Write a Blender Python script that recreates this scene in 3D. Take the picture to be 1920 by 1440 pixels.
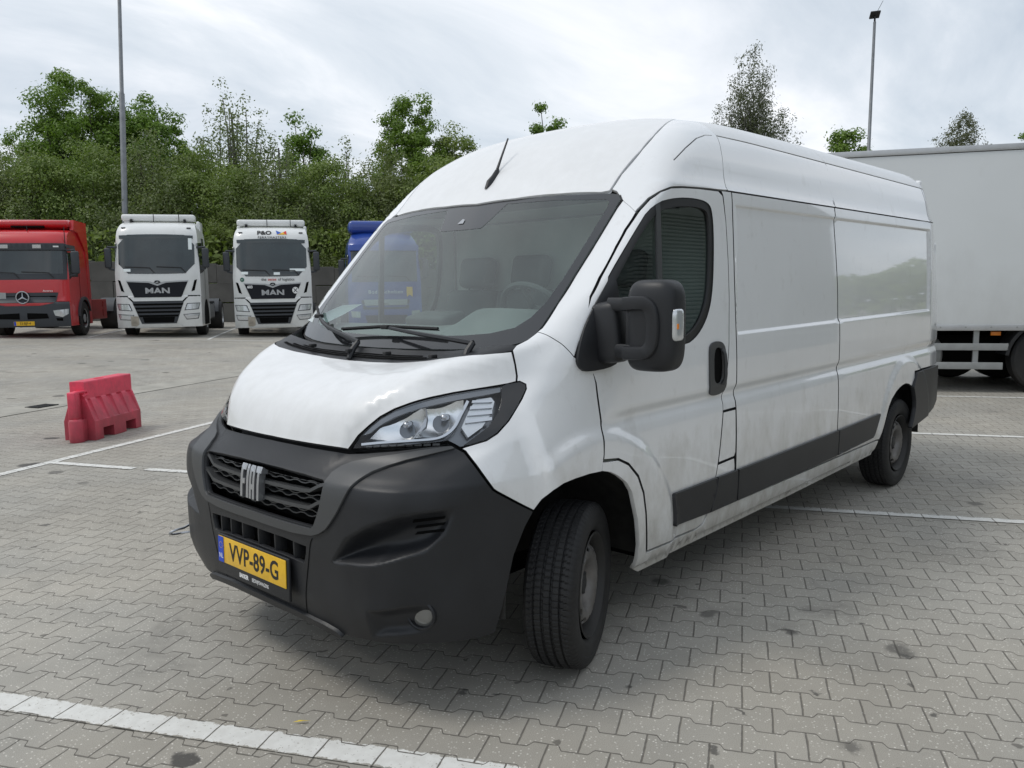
import bpy, bmesh, math, random
import numpy as np
from math import radians as RA, sin, cos, pi
from mathutils import Vector, Matrix
from mathutils.geometry import delaunay_2d_cdt
SC=bpy.context.scene; COL=SC.collection
for o in list(bpy.data.objects): bpy.data.objects.remove(o)
# ---------------------------------------------------------------- camera
FPX=1503.231; CPOS=(1.6221,2.9179,1.5667); YAW,PITCH,ROLL=3.88224,.115514,-.014092
fw=Vector((cos(YAW)*cos(PITCH),sin(YAW)*cos(PITCH),-sin(PITCH))); rt=fw.cross(Vector((0,0,1))).normalized(); up=rt.cross(fw)
r2=rt*cos(ROLL)+up*sin(ROLL); u2=-rt*sin(ROLL)+up*cos(ROLL)
cam=bpy.data.cameras.new('camera'); camo=bpy.data.objects.new('camera',cam); COL.objects.link(camo)
camo.matrix_world=Matrix(((r2.x,u2.x,-fw.x,CPOS[0]),(r2.y,u2.y,-fw.y,CPOS[1]),(r2.z,u2.z,-fw.z,CPOS[2]),(0,0,0,1)))
cam.sensor_width=36; cam.lens=FPX/1920*36; cam.clip_end=3000; cam.clip_start=.05; SC.camera=camo
# ---------------------------------------------------------------- world and sun
SUN_EL,SUN_AZ=56.,-38.      # azimuth measured from +X towards +Y
w=bpy.data.worlds.new('World'); SC.world=w; w.use_nodes=True; nt=w.node_tree; nt.nodes.clear()
def nn(nt,t,**k):
    n=nt.nodes.new(t)
    for a,b in k.items():
        if a.startswith('i_'): n.inputs[int(a[2:])].default_value=b
        else: setattr(n,a,b)
    return n
out=nn(nt,'ShaderNodeOutputWorld'); bg=nn(nt,'ShaderNodeBackground'); sky=nn(nt,'ShaderNodeTexSky')
sky.sky_type='NISHITA'; sky.sun_disc=False; sky.sun_elevation=RA(SUN_EL); sky.sun_rotation=RA(90-SUN_AZ); sky.dust_density=2; sky.air_density=1
tc=nn(nt,'ShaderNodeTexCoord'); sep=nn(nt,'ShaderNodeSeparateXYZ'); nt.links.new(tc.outputs['Generated'],sep.inputs[0])
# project the direction on a cloud ceiling: (x,y)/(z+.12)
zz=nn(nt,'ShaderNodeMath',operation='MAXIMUM',i_1=0.0); nt.links.new(sep.outputs[2],zz.inputs[0])
za=nn(nt,'ShaderNodeMath',operation='ADD',i_1=.16); nt.links.new(zz.outputs[0],za.inputs[0])
dv=[]
for k in (0,1):
    m=nn(nt,'ShaderNodeMath',operation='DIVIDE'); nt.links.new(sep.outputs[k],m.inputs[0]); nt.links.new(za.outputs[0],m.inputs[1]); dv.append(m)
cmb=nn(nt,'ShaderNodeCombineXYZ'); nt.links.new(dv[0].outputs[0],cmb.inputs[0]); nt.links.new(dv[1].outputs[0],cmb.inputs[1])
n1=nn(nt,'ShaderNodeTexNoise'); n1.inputs['Scale'].default_value=1.1; n1.inputs['Detail'].default_value=7; n1.inputs['Roughness'].default_value=.58; n1.inputs['Distortion'].default_value=.5
n2=nn(nt,'ShaderNodeTexNoise'); n2.inputs['Scale'].default_value=.42; n2.inputs['Detail'].default_value=5; n2.inputs['Roughness'].default_value=.55
mp=nn(nt,'ShaderNodeMapping'); mp.inputs['Rotation'].default_value=(0,0,.5); mp.inputs['Scale'].default_value=(.65,1.25,1); mp.inputs['Location'].default_value=(3.3,1.7,0)
nt.links.new(cmb.outputs[0],mp.inputs[0]); nt.links.new(mp.outputs[0],n1.inputs['Vector']); nt.links.new(mp.outputs[0],n2.inputs['Vector'])
r1=nn(nt,'ShaderNodeValToRGB'); r1.color_ramp.elements[0].position=.33; r1.color_ramp.elements[0].color=(4.9,5.5,6.1,1)
r1.color_ramp.elements[1].position=.68; r1.color_ramp.elements[1].color=(8.6,8.7,8.9,1)
e=r1.color_ramp.elements.new(.50); e.color=(6.3,6.75,7.2,1)
nt.links.new(n1.outputs['Fac'],r1.inputs[0])
r3=nn(nt,'ShaderNodeValToRGB'); r3.color_ramp.elements[0].position=.30; r3.color_ramp.elements[0].color=(.70,.74,.79,1); r3.color_ramp.elements[1].position=.62; r3.color_ramp.elements[1].color=(1.04,1.03,1.03,1)
nt.links.new(n2.outputs['Fac'],r3.inputs[0])
mu=nn(nt,'ShaderNodeMix',data_type='RGBA',blend_type='MULTIPLY'); mu.inputs[0].default_value=1
nt.links.new(r1.outputs[0],mu.inputs[6]); nt.links.new(r3.outputs[0],mu.inputs[7])
mx=nn(nt,'ShaderNodeMix',data_type='RGBA'); mx.inputs[0].default_value=.93
nt.links.new(sky.outputs[0],mx.inputs[6]); nt.links.new(mu.outputs[2],mx.inputs[7])
nt.links.new(mx.outputs[2],bg.inputs[0]); bg.inputs[1].default_value=.118; nt.links.new(bg.outputs[0],out.inputs[0])
sl=bpy.data.lights.new('sun','SUN'); sl.energy=1.25; sl.angle=RA(16); sl.color=(1,.96,.90); so=bpy.data.objects.new('sun',sl); COL.objects.link(so)
so.rotation_euler=Vector((-cos(RA(SUN_EL))*cos(RA(SUN_AZ)),-cos(RA(SUN_EL))*sin(RA(SUN_AZ)),-sin(RA(SUN_EL)))).to_track_quat('-Z','Y').to_euler()
so.location=(0,0,30)
SC.view_settings.view_transform='Standard'; SC.view_settings.look='None'; SC.view_settings.gamma=1; SC.view_settings.exposure=0.17
SC.cycles.max_bounces=8; SC.cycles.transparent_max_bounces=24; SC.cycles.caustics_reflective=False; SC.cycles.caustics_refractive=False
# ---------------------------------------------------------------- materials
def mat(name,col=(.8,.8,.8),rough=.5,metal=0.,coat=0.,spec=.5,noise=None,bump=None,dirt=None,emit=None):
    m=bpy.data.materials.new(name); m.use_nodes=True; nt=m.node_tree; b=nt.nodes['Principled BSDF']
    b.inputs['Base Color'].default_value=(*col,1); b.inputs['Roughness'].default_value=rough; b.inputs['Metallic'].default_value=metal
    b.inputs['Coat Weight'].default_value=coat; b.inputs['Coat Roughness'].default_value=.03; b.inputs['Specular IOR Level'].default_value=spec
    tcn=nn(nt,'ShaderNodeTexCoord')
    src=None
    if noise:      # (scale, amount, detail)
        n=nn(nt,'ShaderNodeTexNoise'); n.inputs['Scale'].default_value=noise[0]; n.inputs['Detail'].default_value=noise[2] if len(noise)>2 else 5
        nt.links.new(tcn.outputs['Object'],n.inputs['Vector'])
        r=nn(nt,'ShaderNodeMapRange'); r.inputs[1].default_value=.3; r.inputs[2].default_value=.7; r.inputs[3].default_value=1-noise[1]; r.inputs[4].default_value=1+noise[1]
        nt.links.new(n.outputs['Fac'],r.inputs[0])
        mm=nn(nt,'ShaderNodeMix',data_type='RGBA',blend_type='MULTIPLY'); mm.inputs[0].default_value=1; mm.inputs[6].default_value=(*col,1); nt.links.new(r.outputs[0],mm.inputs[7])
        src=mm.outputs[2]
    if dirt:       # list of (colour, strength, z0, z1, scale) : grime patches growing downwards between z1 and z0
        for dc,st,z0,z1,scl in dirt:
            n=nn(nt,'ShaderNodeTexNoise'); n.inputs['Scale'].default_value=scl; n.inputs['Detail'].default_value=8; n.inputs['Roughness'].default_value=.65
            mpn=nn(nt,'ShaderNodeMapping'); mpn.inputs['Scale'].default_value=(1,1,.55); nt.links.new(tcn.outputs['Object'],mpn.inputs[0]); nt.links.new(mpn.outputs[0],n.inputs['Vector'])
            sp=nn(nt,'ShaderNodeSeparateXYZ'); nt.links.new(tcn.outputs['Object'],sp.inputs[0])
            r=nn(nt,'ShaderNodeMapRange'); r.inputs[1].default_value=z1; r.inputs[2].default_value=z0; r.inputs[3].default_value=0; r.inputs[4].default_value=1; nt.links.new(sp.outputs[2],r.inputs[0])
            ad=nn(nt,'ShaderNodeMath',operation='MULTIPLY_ADD',i_1=.55); nt.links.new(r.outputs[0],ad.inputs[0]); nt.links.new(n.outputs['Fac'],ad.inputs[2])
            r2_=nn(nt,'ShaderNodeMapRange'); r2_.inputs[1].default_value=.60; r2_.inputs[2].default_value=1.05; r2_.inputs[4].default_value=st; nt.links.new(ad.outputs[0],r2_.inputs[0])
            mm=nn(nt,'ShaderNodeMix',data_type='RGBA'); nt.links.new(r2_.outputs[0],mm.inputs[0])
            if src: nt.links.new(src,mm.inputs[6])
            else: mm.inputs[6].default_value=(*col,1)
            mm.inputs[7].default_value=(*dc,1); src=mm.outputs[2]
    if src: nt.links.new(src,b.inputs['Base Color'])
    if bump:       # (scale, distance)
        n=nn(nt,'ShaderNodeTexNoise'); n.inputs['Scale'].default_value=bump[0]; n.inputs['Detail'].default_value=4
        nt.links.new(tcn.outputs['Object'],n.inputs['Vector'])
        bp=nn(nt,'ShaderNodeBump'); bp.inputs['Strength'].default_value=.6; bp.inputs['Distance'].default_value=bump[1]; nt.links.new(n.outputs['Fac'],bp.inputs['Height']); nt.links.new(bp.outputs[0],b.inputs['Normal'])
    if emit: b.inputs['Emission Color'].default_value=(*emit[0],1); b.inputs['Emission Strength'].default_value=emit[1]
    return m
def glass(name,tint=(.8,.86,.85),ior=1.5,haze=0.,hazecol=(.6,.65,.65),rough=0.):
    m=bpy.data.materials.new(name); m.use_nodes=True; nt=m.node_tree; nt.nodes.clear()
    o=nn(nt,'ShaderNodeOutputMaterial'); t=nn(nt,'ShaderNodeBsdfTransparent'); g=nn(nt,'ShaderNodeBsdfGlossy'); f=nn(nt,'ShaderNodeFresnel'); mx=nn(nt,'ShaderNodeMixShader')
    t.inputs[0].default_value=(*tint,1); g.inputs['Roughness'].default_value=rough; g.inputs[0].default_value=(1,1,1,1); gm=nn(nt,'ShaderNodeNewGeometry'); mi_=nn(nt,'ShaderNodeMapRange'); mi_.inputs[3].default_value=ior; mi_.inputs[4].default_value=1/ior; nt.links.new(gm.outputs['Backfacing'],mi_.inputs[0]); nt.links.new(mi_.outputs[0],f.inputs[0])
    nt.links.new(f.outputs[0],mx.inputs[0]); nt.links.new(g.outputs[0],mx.inputs[2])
    if haze>0:
        d=nn(nt,'ShaderNodeBsdfDiffuse'); d.inputs[0].default_value=(*hazecol,1); m2=nn(nt,'ShaderNodeMixShader')
        tcn=nn(nt,'ShaderNodeTexCoord'); nz=nn(nt,'ShaderNodeTexNoise'); nz.inputs['Scale'].default_value=3.; nz.inputs['Detail'].default_value=6; nt.links.new(tcn.outputs['Object'],nz.inputs['Vector'])
        r=nn(nt,'ShaderNodeMapRange'); r.inputs[1].default_value=.3; r.inputs[2].default_value=.75; r.inputs[3].default_value=haze*.6; r.inputs[4].default_value=haze*1.5; nt.links.new(nz.outputs['Fac'],r.inputs[0]); nt.links.new(r.outputs[0],m2.inputs[0])
        nt.links.new(t.outputs[0],m2.inputs[1]); nt.links.new(d.outputs[0],m2.inputs[2]); nt.links.new(m2.outputs[0],mx.inputs[1])
    else: nt.links.new(t.outputs[0],mx.inputs[1])
    nt.links.new(mx.outputs[0],o.inputs[0]); return m
M={}
GR=(.36,.34,.29)
M['white']=mat('white_paint',(.79,.80,.81),.22,coat=1.,noise=(1.5,.02),dirt=[(GR,.75,.22,1.05,6.),((.42,.41,.38),.16,.2,1.7,2.6),((.30,.28,.24),.55,.2,.62,16.)])
M['white'].node_tree.nodes['Principled BSDF'].inputs['Coat IOR'].default_value=1.75
M['whited']=mat('dusty_white_paint',(.78,.79,.80),.36,coat=.35,noise=(1.2,.02,6),dirt=[((.42,.41,.38),.22,.9,1.5,9.),((.40,.40,.38),.16,2.6,.2,14.)])
M['reflector']=mat('lamp_reflector',(.82,.84,.86),.24,metal=1.,coat=.0)
M['seam']=mat('seam_black',(.012,.012,.013),.7)  # also put on white panel flanges as painted shade in the gaps
M['plast']=mat('dark_plastic',(.017,.018,.0205),.42,spec=.40,bump=(900,.0006),noise=(6,.16,8))
M['plast2']=mat('grey_plastic',(.052,.054,.056),.42,spec=.5,bump=(700,.0004))
M['blk']=mat('gloss_black',(.008,.008,.009),.12,coat=.5)
M['dark']=mat('deep_black',(.004,.004,.004),.9,spec=.1)
M['rubber']=mat('tyre_rubber',(.016,.016,.017),.62,spec=.35,noise=(14,.2),dirt=[((.06,.057,.05),.25,-.5,.4,9.)])
M['steel']=mat('wheel_steel',(.155,.15,.145),.5,metal=.3,noise=(9,.35),dirt=[((.10,.075,.055),.4,-.3,.3,12.)])
M['steeldk']=mat('wheel_steel_inner',(.035,.034,.033),.6,metal=.3)
M['chrome']=mat('chrome',(.58,.60,.63),.33,metal=1)
M['silver']=mat('satin_silver',(.42,.43,.45),.30,metal=.9)
M['hlbase']=mat('lamp_housing',(.17,.18,.195),.22,metal=.6,coat=.4)
M['ws']=glass('windscreen_glass',(.80,.92,.88),1.68,.075,(.52,.61,.57))
M['sideglass']=glass('side_glass',(.52,.60,.58),1.55)
M['lens']=glass('lens_glass',(.97,.98,.99),1.4)
M['yellow']=mat('plate_yellow',(.78,.46,.015),.35,coat=.3,noise=(25,.08))
M['blue']=mat('plate_blue',(.01,.06,.5),.35)
M['black']=mat('ink_black',(.01,.01,.01),.5)
M['whitetxt']=mat('ink_white',(.8,.8,.8),.5)
M['interior']=mat('cabin_grey',(.15,.16,.16),.75,noise=(5,.15))
M['interior_dark']=mat('cabin_dark',(.05,.055,.057),.7)
M['headliner']=mat('headliner',(.42,.42,.40),.9)
M['paper']=mat('paper',(.8,.86,.86),.7)
M['amber']=mat('amber',(.85,.25,.02),.3)
M['archliner']=mat('arch_liner',(.012,.012,.012),.9,noise=(18,.6),dirt=[((.06,.055,.045),.35,.1,1.0,11.)])
M['frit']=mat('glass_border',(.02,.021,.023),.10,coat=.6)
M['seal']=mat('window_rubber',(.010,.010,.011),.45)
M['greyseam']=mat('roof_groove_shade',(.10,.10,.10),.8)  # grey painted on white flanges as soft shade in the roof grooves
M['logo']=mat('logo_chrome',(.50,.51,.53),.33,metal=.85)
M['bulk']=mat('bulkhead_panel',(.40,.41,.40),.8,noise=(3,.15))
M['foglens']=mat('fog_lens',(.20,.20,.19),.12,metal=.3,coat=.8)
M['indic']=mat('clear_lamp',(.62,.64,.66),.15,metal=.6,coat=.6)
# ---------------------------------------------------------------- object helpers
def tag(o,label=None,cat=None,group=None,kind=None):
    if label: o['label']=label
    if cat: o['category']=cat
    if group: o['group']=group
    if kind: o['kind']=kind
    return o
def empty(name,loc=(0,0,0),rz=0,label=None,cat=None,group=None):
    o=bpy.data.objects.new(name,None); COL.objects.link(o); o.location=loc; o.rotation_euler=(0,0,rz); o.empty_display_size=.3
    return tag(o,label,cat,group)
def mk(name,V,F,mats,parent=None,smooth=True,mi=None,N=None,sharp=None):
    me=bpy.data.meshes.new(name); me.from_pydata([tuple(map(float,v)) for v in V],[],F)
    if not isinstance(mats,(list,tuple)): mats=[mats]
    for m in mats: me.materials.append(M[m] if isinstance(m,str) else m)
    if mi is not None: me.polygons.foreach_set('material_index',mi)
    me.polygons.foreach_set('use_smooth',[smooth]*len(F)); me.update()
    if N is not None: me.normals_split_custom_set_from_vertices([tuple(map(float,n)) for n in N])
    elif sharp is not None and smooth:
        me.set_sharp_from_angle(angle=RA(sharp))
    o=bpy.data.objects.new(name,me); COL.objects.link(o)
    if parent: o.parent=parent
    return o
class B:          # mesh builder
    def __init__(s): s.V=[];s.F=[];s.mi=[]
    def add(s,V,F,m=0):
        k=len(s.V); s.V+= [tuple(v) for v in V]; s.F+=[tuple(i+k for i in f) for f in F]; s.mi+=[m]*len(F); return s
    def box(s,c,d,m=0,rot=None,bev=0):
        hx,hy,hz=d[0]/2,d[1]/2,d[2]/2
        if bev<=0:
            V=[Vector((x*hx,y*hy,z*hz)) for x in(-1,1) for y in(-1,1) for z in(-1,1)]
            F=[(0,1,3,2),(4,6,7,5),(0,4,5,1),(2,3,7,6),(0,2,6,4),(1,5,7,3)]
        else:
            bm=bmesh.new(); bmesh.ops.create_cube(bm,size=1); 
            for v in bm.verts: v.co=Vector((v.co.x*d[0],v.co.y*d[1],v.co.z*d[2]))
            bmesh.ops.bevel(bm,geom=bm.edges[:],offset=min(bev,.49*min(d)),segments=3,affect='EDGES',profile=.5)
            bm.verts.index_update(); V=[v.co.copy() for v in bm.verts]; F=[tuple(v.index for v in f.verts) for f in bm.faces]; bm.free()
        R=rot.to_matrix() if rot is not None and hasattr(rot,'to_matrix') else rot
        V=[(R@v if R is not None else v)+Vector(c) for v in V]; return s.add(V,F,m)
    def lathe(s,prof,c=(0,0,0),ax='y',n=32,m=0,close=False):      # prof (r, h)
        V=[];k=len(prof)
        for i in range(n):
            a=2*pi*i/n
            for r,h in prof:
                p=(r*cos(a),h,r*sin(a)) if ax=='y' else ((h,r*cos(a),r*sin(a)) if ax=='x' else (r*cos(a),r*sin(a),h))
                V.append(Vector(p)+Vector(c))
        F=[(i*k+j,((i+1)%n)*k+j,((i+1)%n)*k+j+1,i*k+j+1) for i in range(n) for j in range(k-1)]
        return s.add(V,F,m)
    def tube(s,pts,r,n=8,m=0,cap=True):
        pts=[Vector(p) for p in pts]; rr=r if isinstance(r,(list,tuple)) else [r]*len(pts); V=[]
        pn=None
        for i,p in enumerate(pts):
            t=(pts[min(i+1,len(pts)-1)]-pts[max(i-1,0)]).normalized()
            if pn is None: a=t.orthogonal().normalized()
            else: a=(pn-t*pn.dot(t)).normalized()
            pn=a; b=t.cross(a)
            V+=[p+(a*cos(2*pi*k/n)+b*sin(2*pi*k/n))*rr[i] for k in range(n)]
        F=[(i*n+k,i*n+(k+1)%n,(i+1)*n+(k+1)%n,(i+1)*n+k) for i in range(len(pts)-1) for k in range(n)]
        if cap: F+=[tuple(reversed(range(n))),tuple((len(pts)-1)*n+k for k in range(n))]
        return s.add(V,F,m)
    def prism(s,poly,z0,z1,f,m=0):       # poly 2-D, f(a,b,h)->3-D
        n=len(poly); V=[f(a,b,z0) for a,b in poly]+[f(a,b,z1) for a,b in poly]
        F=[(i,(i+1)%n,n+(i+1)%n,n+i) for i in range(n)]+[tuple(reversed(range(n))),tuple(range(n,2*n))]
        return s.add(V,F,m)
    def obj(s,name,mats,parent=None,smooth=True,sharp=35):
        return mk(name,s.V,s.F,mats,parent,smooth,s.mi,sharp=sharp if smooth else None)
def text_mesh(name,txt,size,mt,parent,Mx,ext=.001,sx=1.,align='CENTER',bold=0.,spacing=1.):
    cu=bpy.data.curves.new(name,'FONT'); cu.body=txt; cu.size=size; cu.align_x=align; cu.align_y='CENTER'; cu.extrude=ext; cu.offset=bold; cu.space_character=spacing; cu.resolution_u=4
    t=bpy.data.objects.new(name,cu); COL.objects.link(t); bpy.context.view_layer.update()
    me=bpy.data.meshes.new_from_object(t.evaluated_get(bpy.context.evaluated_depsgraph_get())); bpy.data.objects.remove(t); bpy.data.curves.remove(cu)
    me.transform(Mx@Matrix.Diagonal((sx,1,1,1))); me.materials.clear(); me.materials.append(M[mt]); me.name=name
    o=bpy.data.objects.new(name,me); COL.objects.link(o); o.parent=parent; return o
def frame(o,x,y):       # matrix with origin o, x axis, y axis
    x=Vector(x).normalized(); y=Vector(y); z=x.cross(y).normalized(); y=z.cross(x)
    return Matrix(((x.x,y.x,z.x,o[0]),(x.y,y.y,z.y,o[1]),(x.z,y.z,z.z,o[2]),(0,0,0,1)))
# ---------------------------------------------------------------- van body surface (implicit)

def pch(xs, ys):
    xs=np.asarray(xs,float); ys=np.asarray(ys,float)      # ys may be 2-D (rows along xs)
    h=np.diff(xs); sh=(len(h),)+(1,)*(ys.ndim-1); dl=np.diff(ys,axis=0)/h.reshape(sh)
    m=np.zeros_like(ys); m[0]=dl[0]; m[-1]=dl[-1]
    a,b=dl[:-1],dl[1:]
    with np.errstate(all='ignore'):
        w1=(2*h[1:]+h[:-1]).reshape((-1,)+sh[1:]); w2=(h[1:]+2*h[:-1]).reshape((-1,)+sh[1:])
        mm=(w1+w2)/(w1/a+w2/b)
    m[1:-1]=np.where(a*b>0,mm,0)
    def f(x):
        x=np.clip(x,xs[0],xs[-1]); i=np.clip(np.searchsorted(xs,x,side='right')-1,0,len(xs)-2)
        hh=h[i]; t=(x-xs[i])/hh
        if ys.ndim==2: t=t[...,None]; hh=hh[...,None]
        t2=t*t; t3=t2*t
        return (2*t3-3*t2+1)*ys[i]+(t3-2*t2+t)*hh*m[i]+(-2*t3+3*t2)*ys[i+1]+(t3-t2)*hh*m[i+1]
    return f
YC=np.array([0,.25,.45,.6,.7,.8,.9,1.0])
DT=[(.10,.16,.16,.17,.21,.26,.36,.52,.85),
(.20,.10,.10,.11,.15,.20,.29,.46,.80),
(.30,.045,.05,.06,.085,.125,.21,.38,.76),
(.45,.012,.015,.022,.04,.065,.14,.31,.70),
(.60,.005,.008,.018,.035,.062,.13,.30,.68),
(.80,.014,.018,.029,.045,.071,.134,.298,.68),
(.87,.026,.030,.043,.060,.088,.152,.318,.69),
(.895,.046,.052,.066,.088,.122,.195,.35,.71),
(.975,.10,.106,.135,.172,.217,.297,.45,.80),
(1.05,.127,.133,.158,.205,.262,.36,.53,.88),
(1.12,.17,.17,.19,.245,.315,.43,.62,1.0),
(1.18,.255,.245,.245,.285,.36,.48,.69,1.1),
(1.235,.43,.40,.35,.35,.41,.53,.76,1.2),
(1.275,.66,.60,.49,.43,.46,.575,.80,1.25),
(1.32,.95,.88,.70,.58,.56,.635,.84,1.3),
(1.38,1.3,1.25,1.05,.88,.80,.78,.90,1.4),
(1.46,1.8,1.8,1.6,1.5,1.4,1.3,1.2,1.6)]
DT=np.array(DT); fD=pch(DT[:,0],DT[:,1:])
def Dfun(y,z):
    rows=fD(z)                                   # (...,8)
    y=np.clip(np.abs(y),0,1.0); i=np.clip(np.searchsorted(YC,y,side='right')-1,0,6)
    t=(y-YC[i])/(YC[i+1]-YC[i]); 
    sl=np.gradient(rows,YC,axis=-1); sl[...,0]=0
    take=lambda A,k:np.take_along_axis(A,k[...,None],-1)[...,0]
    hh=YC[i+1]-YC[i]; t2=t*t;t3=t2*t
    r=(2*t3-3*t2+1)*take(rows,i)+(t3-2*t2+t)*hh*take(sl,i)+(-2*t3+3*t2)*take(rows,i+1)+(t3-t2)*hh*take(sl,i+1)
    return np.where(z>1.46,r+(z-1.46)*6,r)
WZ=[(.10,.93),(.20,.950),(.295,.968),(.33,.975),(.345,.988),(.42,1.002),(.60,1.010),(.75,1.010),(.88,1.007),(.935,1.004),(.965,.999),(1.0,.986),(1.012,.985),(1.055,1.001),(1.07,1.003),(1.15,1.003),(1.31,.998),(1.6,.989),(1.9,.975),(2.03,.966),(2.045,.955),(2.2,.918),(2.317,.876),(2.40,.83),(2.6,.70)]
WZ=np.array(WZ); fW=pch(WZ[:,0],WZ[:,1]); WS_=WZ[(WZ[:,0]<.93)|(WZ[:,0]>1.06)]; fWs=pch(WS_[:,0],WS_[:,1])
TC=np.array([(-.5,.12),(.64,1.31),(1.0,1.665),(1.30,1.975),(1.38,2.06),(1.52,2.20),(1.68,2.325),(1.86,2.41),(2.1,2.465),(2.5,2.493),(3.5,2.50),(5.7,2.50),(6.2,2.48)]); fT=pch(TC[:,0],TC[:,1])
def ss(x): x=np.clip(x,0,1); return x*x*(3-2*x)
def smax(a,b,k): h=np.maximum(k-np.abs(a-b),0)/k; return np.maximum(a,b)+h*h*k/4
def smin(a,b,k): return -smax(-a,-b,k)
ARF=(.955,.36); ARR=(4.985,.37)
def Wfun(d,zp):
    q=ss((d-1.0)/.22); w=fW(zp)*q+fWs(zp)*(1-q)
    tap=np.clip((1.25-d)/.5,0,3); w=w-.10*tap**2*ss((zp-.9)/.35)-.05*tap**2*ss((.9-zp)/.3)*ss((zp-.5)/.2)*0
    for (c,r0,r1,a) in ((ARF,.585,.655,.020),(ARR,.56,.62,.016)):
        r=np.hypot(d-c[0],zp-c[1]); w=w+a*(1-ss((r-r0)/(r1-r0)))
    ins=ss((d-2.20)/.012)*ss((5.585-d)/.012)*ss((zp-1.303)/.022)*ss((1.965-zp)/.014)
    w=w-.012*ins
    w=w-.03*ss((d-5.6)/.4)*(1+1.2*ss((zp-1.0)/1.2))
    return w
REL=[]   # relief patches on the bumper: (polygon (y,z), depth, edge width)
def psd(px,py,poly):
    P=np.array(poly); n=len(P); dmin=np.full(px.shape,1e9); ins=np.zeros(px.shape,bool)
    for i in range(n):
        a=P[i];b=P[(i+1)%n];e=b-a;wx=px-a[0];wy=py-a[1];t=np.clip((wx*e[0]+wy*e[1])/(e@e),0,1)
        dmin=np.minimum(dmin,np.hypot(wx-e[0]*t,wy-e[1]*t))
        c=((a[1]>py)!=(b[1]>py))
        with np.errstate(all='ignore'): xi=(b[0]-a[0])*(py-a[1])/(b[1]-a[1])+a[0]
        ins^=c&(px<xi)
    return np.where(ins,dmin,-dmin)
def rsd(px,py,poly):      # soft inside distance (rounded valleys)
    P=np.array(poly); n=len(P); acc=np.zeros(px.shape); hard=psd(px,py,poly)
    for i in range(n):
        a=P[i];b=P[(i+1)%n];e=b-a;wx=px-a[0];wy=py-a[1];t=np.clip((wx*e[0]+wy*e[1])/(e@e),0,1)
        acc+=1/np.maximum(np.hypot(wx-e[0]*t,wy-e[1]*t),1e-4)**3
    return np.where(hard>0,(acc)**(-1/3.)*1.15,0)
def G(P,rel=True):
    x,y,z=P[...,0],np.abs(P[...,1]),P[...,2]; d=-x; zp=z-.009*d
    D=Dfun(y,z)
    if rel:
        for poly,dep,w in REL:
            q=np.array(poly); m=(y>q[:,0].min())&(y<q[:,0].max())&(z>q[:,1].min())&(z<q[:,1].max())&(d<1)
            if m.any(): D=D.copy(); D[m]+=dep*ss(rsd(y[m],z[m],poly)/w)
    e=.01
    gy=(Dfun(y+e,z)-Dfun(np.maximum(y-e,0),z))/(2*e); gzz=(Dfun(y,z+e)-Dfun(y,z-e))/(2*e)
    gf=(D-d)/np.sqrt(1+gy*gy+gzz*gzz)
    dd=d-.14*y*y
    T=fT(dd)-.055*(y/.76)**3.5*ss((d-1.2)/1.2)-.015*(y/.76)**3
    s=(fT(dd+.02)-fT(dd-.02))/.04
    gt=(zp-T)/np.sqrt(1+s*s+(.28*y*s)**2)
    gt=smax(gt,.50-dd,.03)
    front=smin(gf,gt,.04)
    side=y-Wfun(d,zp)
    k=.05+.06*ss((z-1.1)/.15)-.05*ss((z-1.4)/.2)+.05*ss((z-1.95)/.3)
    g=smax(front,side,k)
    rear=(d-(5.99-.10*ss((z-1.5)/1.0)))
    g=smax(g,rear,.10)
    return g
def shoot(O,Dr,t0,t1,n=48,rel=True):
    """first outside->inside crossing along rays going inwards from t0 to t1"""
    O=np.asarray(O,float);Dr=np.asarray(Dr,float); N=len(Dr)
    ts=np.linspace(t0,t1,n); act=np.arange(N); prev=G(O+Dr*ts[0],rel); lo=np.full(N,np.nan);hi=lo.copy(); flo=lo.copy(); fhi=lo.copy()
    for k in range(1,n):
        if not len(act): break
        cur=G(O[act]+Dr[act]*ts[k],rel); m=(prev>0)&(cur<=0); j=act[m]; lo[j]=ts[k-1];hi[j]=ts[k]; flo[j]=prev[m]; fhi[j]=cur[m]; act=act[~m]; prev=cur[~m]
    j=np.nonzero(~np.isnan(lo))[0]; l,h,fl,fh=lo[j],hi[j],flo[j],fhi[j]
    for it in range(12):
        if not len(j): break
        md=(l*fh-h*fl)/(fh-fl) if it%3 else (l+h)/2
        g=G(O[j]+Dr[j]*md[:,None],rel); o=g>0; l=np.where(o,md,l); fl=np.where(o,g,fl); h=np.where(o,h,md); fh=np.where(o,fh,g)
    t=np.full(N,np.nan); t[j]=(l*fh-h*fl)/(fh-fl)
    return O+Dr*t[:,None]
def grad(P,e=.002,rel=True):
    g=np.stack([(G(P+np.eye(3)[k]*e,rel)-G(P-np.eye(3)[k]*e,rel)) for k in range(3)],-1)
    return g/np.maximum(np.linalg.norm(g,axis=-1,keepdims=True),1e-9)
QC=np.array([-1.5,0,.4])
def p_side(c,s=1):       # c: (n,2) of (d,z)
    c=np.asarray(c,float);n=len(c);O=np.stack([-c[:,0],np.full(n,1.3),c[:,1]],-1);D=np.tile([0,-1.,0],(n,1))
    return shoot(O,D,.15,.95,24)
def p_sider(c): c=np.asarray(c,float); return p_side(np.stack([c[:,0],c[:,1]+.009*c[:,0]],-1))
def p_sph(c,rel=True):            # c: (az,el) degrees
    c=np.radians(np.asarray(c,float)); D=-np.stack([np.cos(c[:,1])*np.cos(c[:,0]),np.cos(c[:,1])*np.sin(c[:,0]),np.sin(c[:,1])],-1)
    return shoot(QC-D*2.3,D,0,1.6,44,rel=rel)
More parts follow.
